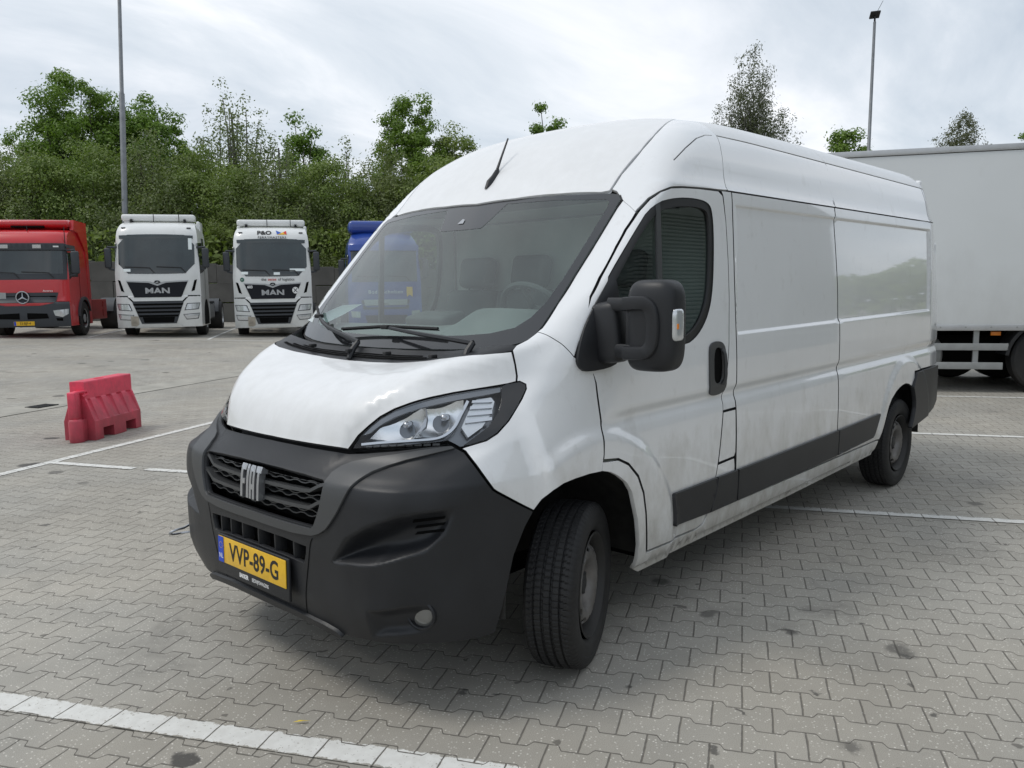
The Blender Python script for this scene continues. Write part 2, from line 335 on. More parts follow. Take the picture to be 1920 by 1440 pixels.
def p_top(c):            # (d,y)
    c=np.asarray(c,float);n=len(c);O=np.stack([-c[:,0],c[:,1],np.full(n,2.9)],-1);D=np.tile([0,0,-1.],(n,1))
    return shoot(O,D,.2,1.7,40)
def p_front(c):          # (y,z)
    c=np.asarray(c,float);n=len(c);O=np.stack([np.full(n,.3),c[:,0],c[:,1]],-1);D=np.tile([-1.,0,0],(n,1))
    return shoot(O,D,0,3.2,n=300)
# ---------------------------------------------------------------- trimmed surface plates
def area2(p): x,y=p[:,0],p[:,1]; return .5*np.sum(x*np.roll(y,-1)-np.roll(x,-1)*y)
def ccw(p): p=np.asarray(p,float); return p if area2(p)>0 else p[::-1].copy()
def offs(p,w,sc):      # inset a ccw polygon by w metres; sc = metres per parameter unit (2)
    q=p*sc; n=len(q); prev=np.roll(q,1,0); nxt=np.roll(q,-1,0)
    a=q-prev; a/=np.maximum(np.linalg.norm(a,axis=1,keepdims=True),1e-9); b=nxt-q; b/=np.maximum(np.linalg.norm(b,axis=1,keepdims=True),1e-9)
    na=np.stack([-a[:,1],a[:,0]],1); nb=np.stack([-b[:,1],b[:,0]],1); m=na+nb; l=np.maximum(np.sum(m*na,1,keepdims=True),.35)
    return (q+m/l*w)/sc
def subdiv(p,h,sc):
    o=[]
    for i in range(len(p)):
        a,b=p[i],p[(i+1)%len(p)]; k=max(1,int(math.ceil(np.linalg.norm((b-a)*sc)/h)))
        for j in range(k): o.append(a+(b-a)*j/k)
    return np.array(o)
def rnd(p,it=2):       # Chaikin corner rounding of a closed polygon
    p=np.asarray(p,float)
    for _ in range(it):
        q=np.roll(p,-1,0); p=np.stack([.75*p+.25*q,.25*p+.75*q],1).reshape(-1,2)
    return p
def spl(pts,n=6):      # Catmull-Rom through open polyline
    P=np.asarray(pts,float); P=np.vstack([2*P[0]-P[1],P,2*P[-1]-P[-2]]); o=[]
    for i in range(1,len(P)-2):
        for k in range(n):
            t=k/n; o.append(.5*((2*P[i])+(-P[i-1]+P[i+1])*t+(2*P[i-1]-5*P[i]+4*P[i+1]-P[i+2])*t*t+(-P[i-1]+3*P[i]-3*P[i+1]+P[i+2])*t**3))
    o.append(P[-2]); return [tuple(x) for x in o]
FL=[0]
def plate(name,outline,fn,parent,mats,h=.03,holes=(),inset=.0025,depth=.012,lip=.006,gx=None,gy=None,sc=(1,1),off=0.,both=True,mirror=None,slot=0,smooth=True,flat=None):
    """outline in parameter space, fn(Nx2)->(P,N). mirror: None one object, True two objects"""
    sc=np.array(sc,float); out=ccw(outline); out=offs(out,inset,sc); bl=[subdiv(out,h*.6,sc)]
    for ho in holes: hp=ccw(ho); hp=offs(hp,-inset,sc); bl.append(subdiv(hp,h*.6,sc)[::-1])
    lo,hi=bl[0].min(0),bl[0].max(0)
    gx_=np.arange(lo[0],hi[0],h/sc[0]) if gx is None else np.array([v for v in gx if lo[0]<v<hi[0]])
    gy_=np.arange(lo[1],hi[1],h/sc[1]) if gy is None else np.array([v for v in gy if lo[1]<v<hi[1]])
    if len(gx_) and len(gy_):
        g=np.stack(np.meshgrid(gx_,gy_,indexing='ij'),-1).reshape(-1,2); gs=g*sc
        d=psd(gs[:,0],gs[:,1],bl[0]*sc)
        for hb in bl[1:]: d=np.minimum(d,-psd(gs[:,0],gs[:,1],hb[::-1]*sc))
        g=g[d>min(h*.35,.008)]
    else: g=np.zeros((0,2))
    V=np.vstack(bl+[g]); E=[];k=0
    for b in bl: n=len(b); E+=[(k+i,k+(i+1)%n) for i in range(n)]; k+=n
    s0=float(sc.max())
    vo,eo,fo,ov,_,_=delaunay_2d_cdt([Vector(v*sc) for v in V],E,[],0,1e-7)
    vo=np.array([tuple(v) for v in vo]); F=np.array([tuple(f) for f in fo if len(f)==3])
    cen=vo[F].mean(1); d=psd(cen[:,0],cen[:,1],bl[0]*sc)
    for hb in bl[1:]: d=np.minimum(d,-psd(cen[:,0],cen[:,1],hb[::-1]*sc))
    F=F[d>0]; par=vo/sc; P,Nn=fn(par); bad=np.isnan(P).any(1)|np.isnan(Nn).any(1)
    if bad.any(): F=F[~bad[F].any(1)]; P=np.nan_to_num(P); Nn=np.nan_to_num(Nn)
    P=P+Nn*off
    # orient
    e1=P[F[:,1]]-P[F[:,0]]; e2=P[F[:,2]]-P[F[:,0]]; cr=np.cross(e1,e2); fl=np.sum(cr*Nn[F[:,0]],1)<0; F[fl]=F[fl][:,::-1]
    Vs=[P];Ns=[Nn];Fs=[tuple(f) for f in F]; mi=[0]*len(Fs); base=len(P); FL[0]+=1; dp=depth+(FL[0]%7)*.0006
    if depth>0:
        for bi,b in enumerate(bl):
            P0,N0=fn(b); ok=~(np.isnan(P0).any(1)|np.isnan(N0).any(1))
            P0=np.nan_to_num(P0)+np.nan_to_num(N0)*off
            N0=np.nan_to_num(N0); n=len(b); P1=P0-N0*dp
            tn=np.roll(P0,-1,0)-np.roll(P0,1,0); bn=np.cross(tn,N0); bn/=np.maximum(np.linalg.norm(bn,axis=1,keepdims=True),1e-9)   # points out of the panel or into it
            c2=np.roll(b,-1,0)-np.roll(b,1,0); outw=np.stack([c2[:,1],-c2[:,0]],1)      # right of travel = outside for ccw outline
            # 3-D direction for stepping outwards
            e=.002; st=outw/np.maximum(np.linalg.norm(outw*sc,axis=1,keepdims=True),1e-9)*e; Pq,_=fn(b+st); dv=np.nan_to_num(Pq)+N0*off-P0; L=np.linalg.norm(dv,axis=1,keepdims=True); dv=np.where((L>1e-6)&(L<.05),dv/np.maximum(L,1e-9),bn)
            sgn=np.sign(np.sum(bn*dv,1,keepdims=True)); bn=bn*np.where(sgn==0,1,sgn)
            Vs+=[P0,P1]; Ns+=[(N0*.35+bn*.65),bn]; rings=2
            if lip>0: Vs+=[P1,P1+bn*lip]; Ns+=[N0,N0]
            for i in range(n):
                j=(i+1)%n
                if not(ok[i] and ok[j]): continue
                f=(base+i,base+j,base+n+j,base+n+i); Fs.append(f); mi.append(1 if len(mats)>1 and slot else 0)
                if lip>0: Fs.append((base+2*n+i,base+2*n+j,base+3*n+j,base+3*n+i)); mi.append(len(mats)-1)
            base+=n*(4 if lip>0 else 2)
    Va=np.vstack(Vs);Na=np.vstack(Ns)
    ln=np.linalg.norm(Na,axis=1,keepdims=True); Na=np.where(ln>1e-6,Na/np.maximum(ln,1e-9),[0,0,1.])
    # make side faces follow their normals
    res=[]
    FF=[]
    for f in Fs:
        a,b_,c=Va[f[0]],Va[f[1]],Va[f[2]]
        FF.append(f if np.dot(np.cross(b_-a,c-a),Na[f[0]])>=0 else tuple(reversed(f)))
    res.append(mk(name,Va,FF,mats,parent,smooth,mi,Na if smooth else None))
    if mirror:
        Vm=Va.copy(); Vm[:,1]*=-1; Nm=Na.copy(); Nm[:,1]*=-1
        res.append(mk(name,Vm,[tuple(reversed(f)) for f in FF],mats,parent,smooth,mi,Nm if smooth else None))
    return res
def FN(p,rel=True):
    def f(c):
        P=p(c); bad=np.isnan(P).any(1); Q=P.copy(); Q[bad]=(-2,.9,1); N=grad(Q); N[bad]=np.nan; return P,N
    return f
def p_cyl(c):         # (d, phi deg) about the lengthwise axis z=1.6
    c=np.asarray(c,float); a=np.radians(c[:,1]); D=-np.stack([np.zeros(len(c)),np.cos(a),np.sin(a)],-1); O=np.stack([-c[:,0],np.zeros(len(c)),np.full(len(c),1.6)],-1)
    return shoot(O-D*1.35,D,0,.85,36)
def to_side(P): P=np.asarray(P); return np.stack([-P[:,0],P[:,2]],-1)
def to_sph(P): Q=np.asarray(P)-QC; return np.degrees(np.stack([np.arctan2(Q[:,1],Q[:,0]),np.arctan2(Q[:,2],np.hypot(Q[:,0],Q[:,1]))],-1))
def to_top(P): P=np.asarray(P); return np.stack([-P[:,0],P[:,1]],-1)
fside,fsph,ftop,ffront,fcyl=FN(p_side),FN(p_sph),FN(p_top),FN(p_front),FN(p_cyl)
SPH=(.021,.026)       # metres per degree, roughly
CYL=(1.,.016)
fsider=FN(p_sider)
def RK(q): return [(a,b-.009*a) for a,b in q]
def sym(h):           # half outline running from y=0 round to y=0 -> whole
    h=[tuple(p) for p in h]; return h+[(-a,b) for a,b in reversed(h) if abs(a)>1e-6]
def symy(h): return h+[(a,-b) for a,b in reversed(h) if abs(b)>1e-6]
# ---------------------------------------------------------------- the van (front bumper at x=0, facing +X, left side +Y)
REC=[(0.893,0.812),(0.797,0.80),(0.681,0.755),(0.575,0.69),(0.50,0.585),(0.702,0.605),(0.845,0.655),(0.885,0.716),(0.898,0.79)]
FOG=[(0.66,0.437),(0.805,0.472),(0.850,0.458),(0.856,0.403),(0.83,0.35),(0.64,0.318)]
CRS=[(.85,1.36),(.754,1.31),(.69,1.29),(.627,1.259),(.575,1.23),(.533,1.194),(.497,1.15),(.471,1.107),(.425,1.023),(.40,.90),(.85,.90),(.97,1.05),(.99,1.36)]
REL+= [(REC,.10,.055),(FOG,.045,.045),(CRS,.016,.055)]
van=empty('cargo_van',(0,0,0),0,'white high-roof cargo van with black front bumper parked on the paving','van')
PA=['white','seam']
HLs=[(36.47,23.11),(37.82,23.6),(40.29,24.5),(41.99,25.7),(43.81,27.8),(46.4,31.7),(47.35,33.5),(47.3,34.3),(46.2,34.7),(45.6,34.6)]
hood_h=[(0,22.9),(3.32,22.85),(8,22.75),(13.08,22.57),(18.7,22.30),(20.22,24.26),(21.97,25.75),(23.56,27.05),(25.71,28.25),(28.08,29.2),(31.27,30.4),(34.61,31.5),(39.08,32.75),(43.98,34.1),(45.5,34.6),(45.6,35.5),(45.35,37.1),(44.8,39.05),(42.5,38.65),(39.35,38.25),(35.5,38.2),(31.8,38.51),(27,39.5),(22.78,40.58),(18.27,41.55),(10,42.4),(0,42.8)]
plate('hood',sym(hood_h),fsph,van,['whited','seam'],h=.03,sc=SPH,slot=1)
glass_e=[(45.79,40.33),(48.23,41.61),(50.68,43.28)]
fa=[(52.53,42.2),(55.09,40.75),(57.7,38.85)]
dfr=[(59.5,38.2),(62.51,37.3),(63.09,35.69),(63.3,33.84),(63.95,29.9),(63.85,26.7),(63.85,23.64),(63.5,22.0),(63.16,20.58)]
archf=[(59.5,20.1),(55.9,19.28),(53.3,18.5),(51.11,17.4),(49.12,16.09),(47.73,14.46)]
bfl=[(44.8,15.9),(41.93,17.34),(41.43,17.64),(38.91,20.89),(37.25,22.81),(36.6,23.15)]
plate('fender',[(44.95,39.3)]+glass_e+fa+dfr+archf+bfl+HLs[1:]+[(45.75,35.5),(45.5,37.1)],fsph,van,PA,h=.013,sc=SPH,mirror=True,lip=.0,slot=1)
# black sheet behind fender and hood, stands in for shade in the seams
plate('seam_backing',sym([(0,22.0),(19,21.6),(36,22.0),(41,24),(46,31),(48,34),(46.5,39.5),(40,39),(32,39),(18,42),(0,43)]),fsph,van,['seam'],h=.06,sc=SPH,off=-.075,depth=0)
door_top=[(57.83,38.89),(59.05,41.0),(61.82,44.67),(63.01,47.36),(66.34,50.17),(70.25,52.62),(73.08,54.34),(77.17,56.37),(80.23,57.41),(81.97,58.05)]
plate('windscreen_pillar',[(50.68,43.28),(51.9,44.0),(56.5,48.2),(63.96,53.65),(72.5,58.0),(79.0,60.5),(83.09,61.45),(82.84,61.1),(82.5,59.7)]+door_top[::-1]+fa[::-1],fsph,van,PA,h=.022,sc=(.012,.026),mirror=True,inset=.0008,slot=1)
# windscreen (y,z)
gb=[(0,1.319),(.237,1.321),(.471,1.326),(.593,1.333),(.685,1.343),(.732,1.349),(.782,1.362),(.805,1.378),(.817,1.40),(.824,1.43),(.829,1.52),(.832,1.65),(.837,1.80),(.838,1.93),(.835,1.97),(.815,1.992),(.775,2.0),(.509,2.012),(.25,2.014),(0,2.014)]
WS=lambda c:(np.stack([-(.64+(c[:,1]-1.31)*.971+.14*c[:,0]**2),c[:,0],c[:,1]+.009*.9],-1),)
def fws(c):
    c=np.asarray(c,float); P,N=ffront(c); 
    # the glass itself: smooth analytic sheet, no fillets at the rim
    d=.64+(c[:,1]-1.31)*.975+.14*c[:,0]**2+.008
    P=np.stack([-d,c[:,0],c[:,1]],-1); n=np.stack([np.ones(len(c)),.28*c[:,0],.975*np.ones(len(c))],-1); return P,n/np.linalg.norm(n,axis=1,keepdims=True)
WSo=-.004
plate('windscreen',sym(gb),fws,van,['ws','seam'],h=.05,sc=(1,1.4),depth=.006,lip=.0,off=WSo)
fr=[(0,1.375),(.237,1.378),(.471,1.386),(.60,1.397),(.699,1.42),(.745,1.46),(.772,1.52),(.785,1.62),(.790,1.80),(.792,1.93),(.785,1.958),(.765,1.968),(.50,1.985),(.215,1.990),(.148,1.872),(0,1.870)]
plate('windscreen_border',sym(gb),fws,van,['frit'],h=.05,holes=[sym(fr)],sc=(1,1.4),depth=.002,lip=0,off=WSo+.0012,inset=.003)
plate('windscreen_seal',sym([(a*1.006,b+(.004 if b>1.7 else -.008)) for a,b in gb]),fws,van,['seam'],h=.05,holes=[sym([(a*.985,b-(.01 if b>1.7 else -.01)) for a,b in gb])],sc=(1,1.4),depth=.01,lip=0,off=-.010)
sb=B(); 
P,N=fws(np.array([(-.045,1.905),(-.005,1.905),(-.01,1.925),(-.03,1.93)])); P=P+N*.0005
sb.add([tuple(p) for p in P],[(0,1,2,3)]); sb.obj('camera_window',['silver'],van)
# cowl
cow=[(0,42.75),(10,42.35),(18.27,41.45),(22.78,40.5),(27,39.45),(31.8,38.45),(35.5,38.15),(39.35,38.2),(42.5,38.6),(44.9,39.2),(46.3,40.5),(44.2,40.9),(41,41.6),(36,42.7),(29,44.3),(20,45.9),(10,46.9),(0,47.2)]
cw=plate('cowl_panel',sym(cow),fsph,van,['plast','seam'],h=.03,sc=SPH,off=-.004,inset=.004,depth=.02)[0]
for k,(t,w) in enumerate(((.30,.10),(.44,.08),(.57,.07))):
    top=lambda az:np.interp(abs(az),[0,10,20,29,36,41,46.3],[47.2,46.9,45.9,44.3,42.7,41.6,40.5]); bot=lambda az:np.interp(abs(az),[0,10,18.27,22.78,27,31.8,35.5,39.35,46.3],[42.75,42.35,41.45,40.5,39.45,38.45,38.15,38.2,40.5])
    A=np.linspace(-(36-k*2.5),(26-k*2.),40); a=[(x,bot(x)+(top(x)-bot(x))*t) for x in A]; b=[(x,bot(x)+(top(x)-bot(x))*(t+w)) for x in A[::-1]]
    plate('vent_slot',a+b,fsph,cw,['dark'],h=.03,sc=SPH,off=-.0015,depth=0,inset=0)
# roof front and shoulders
ditch=[(1.42,28.8),(1.49,32.7),(1.635,38.3),(1.75,42.0),(1.88,45.7),(2.03,49.6),(2.2,53.5)]
dt=to_top(p_cyl(ditch)); 
rf=[(1.319,0),(1.335,.25),(1.369,.509),(1.405,.715)]+[tuple(p) for p in dt]+[(2.2,.25),(2.2,0)]
rfp=plate('roof_front',symy(rf),ftop,van,['whited'],h=.035,inset=.001)[0]
sh_t=[(1.37,18.1),(1.382,20.3),(1.393,22.6),(1.408,24.8),(1.425,27.3)]
sh_o=sh_t+[(1.428,28.8),(1.50,32.7),(1.645,38.3),(1.76,42.0),(1.89,45.7),(2.04,49.6),(2.2,53.2),(2.2,46),(2.2,40.6),(2.165,36),(2.14,30),(2.13,25.2),(2.052,24.9),(1.839,24.5),(1.686,24.1),(1.589,23.6),(1.512,22.6),(1.448,21.3),(1.382,18.7)]
gr=[(1.70,31.4),(1.825,34.9),(1.97,38.4),(2.08,40.1),(2.199,40.7)]
plate('roof_shoulder',sh_o,fcyl,van,['white','greyseam'],h=.025,sc=(1,.016),mirror=True,holes=[[(a,b+.07) for a,b in gr[:-1]]+[(2.15,40.45),(2.15,40.25)]+[(a+.001,b-.07) for a,b in gr[:-1][::-1]]],depth=.004,inset=.0012)
for d0,d1,nm in ((2.2,3.60,'roof_panel'),(3.605,5.60,'roof_panel'),(5.605,5.90,'roof_panel')):
    plate(nm,[(d0,40.75),(d0,60),(d0,90),(d0,120),(d0,139.25),(d1,139.25),(d1,90),(d1,40.75)],fcyl,van,['whited'],lip=0,depth=.006,h=.05,sc=(1,.016),gy=np.concatenate([np.arange(41,60,1.0),np.arange(60,120,3),np.arange(120,139,1.0)]),gx=np.arange(d0,d1,.12))
for a0,a1,b0,b1 in ((2.13,3.555,2.2,3.60),(3.56,5.60,3.605,5.60),(5.605,5.90,5.605,5.90)):
    g0=24.6+(a0-2)*.55*0; 
    ds=np.linspace(a0,a1,24); zz=np.interp(ds,[2.169,3.53,5.60,5.9],[2.046,2.058,2.075,2.078])+.003; Pq=p_side(np.stack([ds,zz],-1)); ph=np.degrees(np.arctan2(Pq[:,2]-1.6,Pq[:,1])); low=[(float(a_),float(b_)) for a_,b_ in zip(ds,ph)]
    plate('upper_side_panel',low+([(b1,33),(b1,40.6),(b0,40.6),(b0-.035,36),(b0-.06,30)] if a0<5 else [(a1,40.5),(a0,40.5)]),fcyl,van,['white','greyseam'],slot=1,lip=0,depth=.008,h=.04,sc=(1,.016),mirror=True,gy=np.arange(25,41,.7),gx=np.arange(a0,b1,.08))
# ---- sides
win=rnd([(1.448,1.938),(1.62,1.975),(1.80,1.985),(1.925,1.975),(1.962,1.93),(1.966,1.78),(1.945,1.56),(1.90,1.44),(1.80,1.345),(1.665,1.30),(1.115,1.325),(1.085,1.36),(1.085,1.58),(1.177,1.679),(1.30,1.80)],2)
ZG=np.unique(np.round(np.concatenate([np.arange(.36,2.04,.045),np.arange(.93,1.075,.009),[1.297,1.303,1.309,1.315,1.32,1.326,1.332],[1.944,1.949,1.954,1.959,1.964,1.970],[.296,.304,.312,.32,.328,.333,.338,.343,.348,.355,.37]]),4))
XG=np.arange(.9,6,.05)
door=[(.905,1.30),(.93,1.215),(.992,1.225),(1.004,1.19),(1.008,1.14),(1.018,1.03),(1.003,.97),(.997,.90),(.993,.878),(1.097,.866),(1.171,.833),(1.244,.768),(1.287,.686),(1.307,.592),(1.329,.408),(1.796,.397),(1.86,.41),(1.895,.46),(1.935,.55),(1.974,.64),(1.992,.70),(2.043,.942),(2.060,1.02),(2.079,1.054),(2.083,1.134),(2.106,1.291),(2.113,1.513),(2.108,1.70),(2.095,1.90),(2.07,2.02),(2.03,2.040),(1.839,2.036),(1.686,2.028),(1.589,2.018),(1.512,1.995),(1.448,1.960),(1.382,1.908),(1.29,1.822),(1.218,1.748),(1.166,1.693),(1.092,1.615),(1.024,1.537),(.981,1.465),(.931,1.375)]
doors=plate('cab_door',RK(door),fsider,van,PA,h=.03,holes=[RK(win)],mirror=True,gx=np.unique(np.concatenate([np.arange(.9,2.12,.03)])),gy=np.unique(np.concatenate([ZG,np.arange(.4,1.3,.025)])),depth=.014,inset=.0033,slot=1)
def mir(o,par):
    me=o.data.copy(); me.transform(Matrix.Diagonal((1,-1,1,1))); me.flip_normals(); c=bpy.data.objects.new(o.name,me); COL.objects.link(c); c.parent=par; return c
inner=rnd([(1.46,1.905),(1.62,1.94),(1.80,1.952),(1.905,1.942),(1.932,1.91),(1.936,1.78),(1.915,1.565),(1.872,1.46),(1.785,1.375),(1.655,1.332),(1.14,1.355),(1.118,1.38),(1.118,1.57),(1.20,1.665),(1.32,1.785)],2)
s1=plate('window_seal',win,fside,doors[0],['seal'],h=.03,holes=[inner],off=-.004,depth=.02,lip=0,inset=-.001)[0]; mir(s1,doors[1])
g1=plate('door_window',win,fside,doors[0],['sideglass'],h=.05,off=-.016,depth=0,inset=.006)[0]; mir(g1,doors[1])
dv1=plate('window_divider',[(1.462,1.945),(1.500,1.955),(1.492,1.33),(1.450,1.33)],fside,doors[0],['plast2'],h=.05,off=-.002,depth=.012,lip=0)[0]; mir(dv1,doors[1])
pil=[(2.113,1.513),(2.106,1.70)]
bp_up=[(2.044,.952),(2.060,1.02),(2.079,1.054),(2.083,1.134),(2.106,1.291),(2.113,1.513),(2.108,1.70),(2.095,1.90),(2.075,2.02),(2.06,2.043),(2.12,2.045),(2.165,2.046),(2.168,1.62),(2.183,1.30),(2.186,1.08),(2.187,1.02),(2.180,.954)]
plate('door_pillar',RK(bp_up),fsider,van,PA,h=.03,mirror=True,gy=ZG,gx=np.arange(2,2.2,.03),slot=1)
plate('door_pillar',RK([(1.895,.455),(1.935,.55),(1.974,.64),(1.989,.686),(2.163,.692),(2.17,.655),(2.168,.455)]),fsider,van,PA,h=.04,mirror=True,inset=.003,slot=1)
plate('fuel_flap',[(1.992,.694),(2.044,.946),(2.178,.946),(2.176,.72),(2.160,.699)],fside,van,PA,h=.04,inset=.004,off=.001,slot=1)
plate('side_panel',RK([(2.186,.457),(2.186,.69),(2.186,.954),(2.190,1.02),(2.190,1.08),(2.187,1.30),(2.172,1.62),(2.169,2.046),(3.53,2.058),(3.56,1.82),(3.592,1.563),(3.598,1.32),(3.596,1.12),(3.600,1.03),(3.590,.98),(3.590,.80),(3.585,.457)]),fsider,van,PA,mirror=True,gx=np.concatenate([[2.194,2.2,2.206,2.212,2.22],np.arange(2.26,3.6,.07)]),gy=ZG,inset=.0033,slot=1)
plate('side_panel',RK([(3.591,.457),(3.596,.80),(3.596,.98),(3.606,1.03),(3.602,1.12),(3.604,1.32),(3.598,1.563),(3.566,1.82),(3.536,2.058),(5.60,2.075),(5.60,.895),(5.15,.895),(5.15,.845),(5.085,.783),(5.001,.808),(4.93,.818),(4.86,.812),(4.785,.80),(4.712,.779),(4.614,.733),(4.555,.686),(4.513,.628),(4.46,.54),(4.421,.484),(4.405,.457)]),fsider,van,PA,mirror=True,gx=np.concatenate([np.arange(3.6,4.2,.07),np.arange(4.2,5.55,.03),[5.575,5.58,5.585,5.592]]),gy=np.unique(np.concatenate([ZG,np.arange(.4,1.05,.03)])),h=.04,inset=.0033,slot=1)
plate('corner_panel',RK([(5.604,.895),(5.604,2.075),(5.90,2.08),(5.92,1.9),(5.945,.895)]),fsider,van,['white'],lip=0,mirror=True,gx=np.concatenate([np.arange(5.61,5.98,.02)]),gy=ZG)
sill=[(.985,.870),(1.097,.860),(1.169,.827),(1.238,.763),(1.280,.684),(1.300,.592),(1.322,.402),(1.796,.391),(1.868,.404),(1.902,.452),(4.30,.452),(4.40,.452),(4.385,.40),(4.37,.345),(3.0,.325),(1.30,.312),(1.258,.335),(1.263,.45),(1.24,.57),(1.194,.704),(1.155,.752),(1.095,.792),(1.04,.818),(.979,.833)]
plate('sill',RK(sill),fsider,van,PA,h=.02,mirror=True,gx=np.unique(np.concatenate([np.arange(.98,1.35,.015),np.arange(1.35,4.4,.08)])),gy=np.unique(np.concatenate([ZG[ZG<.5],np.arange(.38,.88,.02)])),lip=0,depth=.02)
# protective mouldings
def mould(poly,nm='side_moulding'):
    o=plate(nm,poly,fside,van,['plast'],h=.03,off=.016,depth=.02,lip=0,mirror=True)
    for x in o:
        b=x.modifiers.new('b','BEVEL'); b.width=.006; b.segments=2; b.limit_method='ANGLE'; b.angle_limit=RA(50)
mould([(1.553,.626),(1.545,.616),(1.543,.477),(1.553,.467),(1.90,.458),(1.948,.555),(1.967,.627),(1.96,.628)])
mould([(1.952,.555),(1.971,.628),(2.182,.628),(2.182,.46),(1.904,.457)])
mould([(2.192,.628),(3.583,.642),(3.583,.472),(2.192,.460)])
mould([(3.593,.642),(4.375,.655),(4.385,.640),(4.290,.508),(4.262,.492),(3.593,.472)])
# handle
hd=rnd([(1.90,1.30),(1.975,1.312),(2.04,1.295),(2.062,1.24),(2.068,1.10),(2.055,1.045),(1.97,1.035),(1.905,1.048),(1.893,1.10),(1.89,1.25)],2)
h1=plate('door_handle',hd,fside,doors[0],['plast2'],h=.03,off=.010,depth=.014,lip=0,holes=[rnd([(1.935,1.27),(2.0,1.275),(2.02,1.24),(2.022,1.13),(2.0,1.10),(1.955,1.10),(1.935,1.13)],2)])[0]; mir(h1,doors[1])
h2=plate('handle_recess',hd,fside,doors[0],['dark'],h=.03,off=.003,depth=0,inset=.006)[0]; mir(h2,doors[1])
b=B(); 
for sy in (1,-1): pass
b.tube(spl([(-2.012,1.012,1.265),(-2.014,1.026,1.24),(-2.016,1.030,1.18),(-2.018,1.028,1.12),(-2.016,1.014,1.09)],4),.010,8); h3_=b.obj('handle_grip',['plast2'],doors[0]); mir(h3_,doors[1])
# rear bumper
rb=[(5.19,.886),(5.9,.886),(5.96,.88),(5.955,.60),(5.80,.53),(5.60,.50),(5.118,.441),(5.15,.52),(5.172,.6),(5.165,.66),(5.14,.71),(5.10,.775),(5.15,.84)]
plate('rear_bumper',rb,fside,van,['plast','seam'],h=.03,off=.014,depth=.03,lip=0,mirror=True)
b=B(); b.box((-5.985,0,.68),(.10,1.86,.42),bev=.03); b.obj('rear_bumper',['plast'],van)
b=B(); b.box((-5.93,0,1.40),(.06,1.86,1.05),bev=.02); b.box((-5.87,0,2.15),(.06,1.62,.60),bev=.02); b.obj('rear_door',['white'],van)
# ---- bumper
bot=[(0,-2.6),(8.94,-2.8),(14,-3.0),(17.5,-3.5),(20,-3.8),(24.6,-3.7),(30.6,-3.8),(36.2,-4.1),(40,-4.4),(41.3,-4.2)]
rear=[(42.5,-.22),(43.4,3.65),(44.37,7.77),(46.25,11.97),(47.7,14.3)]
topb=[(44.8,15.7),(41.9,17.15),(41.3,17.5),(38.7,20.8),(37.1,22.6),(36.2,23.0),(34.8,23.5),(32.3,23.2),(27.4,22.4),(22,21.9),(19,21.7),(13,22.0),(6,22.3),(0,22.4)]
gro=[(0,18.55),(6,18.45),(12,18.1),(16.6,17.6),(17.1,17.2),(16.9,15.5),(16.3,13.3),(15.4,11.6),(15.0,11.3),(12,11.35),(0,11.6)]
slo=[(0,8.65),(8,8.55),(13.5,8.15),(13.4,7.2),(12.85,5.75),(8,6.05),(0,6.2)]
AZ=np.concatenate([np.arange(0,17.5,.8),np.arange(17.5,37.5,.30),np.arange(37.5,49,.7)]); AZ=np.unique(np.concatenate([-AZ,AZ]))
EL=np.unique(np.concatenate([np.arange(-7,-2,.6),np.arange(-2.5,4.5,.3),np.arange(4.5,7,.5),np.arange(6.5,16.5,.25),np.arange(16.5,24,.3)]))
bmp=plate('front_bumper',sym(bot+rear+topb),fsph,van,['plast','seam'],gx=AZ,gy=EL,h=.016,sc=SPH,holes=[sym(gro),sym(slo)],depth=.02,lip=0)[0]
fo=[(35.9,23.0),(31.9,21.75),(29,20.9),(26.7,20.0),(24.7,19.0),(23.2,17.8),(22.2,16.5),(21.3,15.0),(20.3,13.5),(19.1,12.1),(18.2,11.2),(16.9,10.45),(15.3,9.95),(11,9.75),(0,9.9)]
fi=[(0,11.35),(12,11.1),(14.9,11.05),(15.6,11.5),(16.2,12.7),(16.75,14.0),(17.2,16),(17.4,17.4),(17.8,18.6),(18.9,19.7),(20.5,20.5),(24,21.3),(28,22.0),(32,22.8),(35.2,23.4)]
plate('grille_surround',sym(fo[::-1]+fi[::-1]) if False else [*fo,*[(-a,b) for a,b in fo[::-1][1:]],*[(-a,b) for a,b in fi[::-1]],*fi[1:]],fsph,bmp,['plast2'],h=.016,sc=SPH,off=.010,depth=.012,lip=0)
# split seams and shelf line
for s in (1,-1):
    A=spl([(15.1,9.6),(14.6,8.6),(13.95,5.6),(12.9,1.5),(11.9,-2.4)],5); plate('panel_gap',[(s*(a-.09),b) for a,b in A]+[(s*(a+.09),b) for a,b in A[::-1]],fsph,bmp,['dark'],h=.03,sc=SPH,off=.0012,depth=0,inset=0)
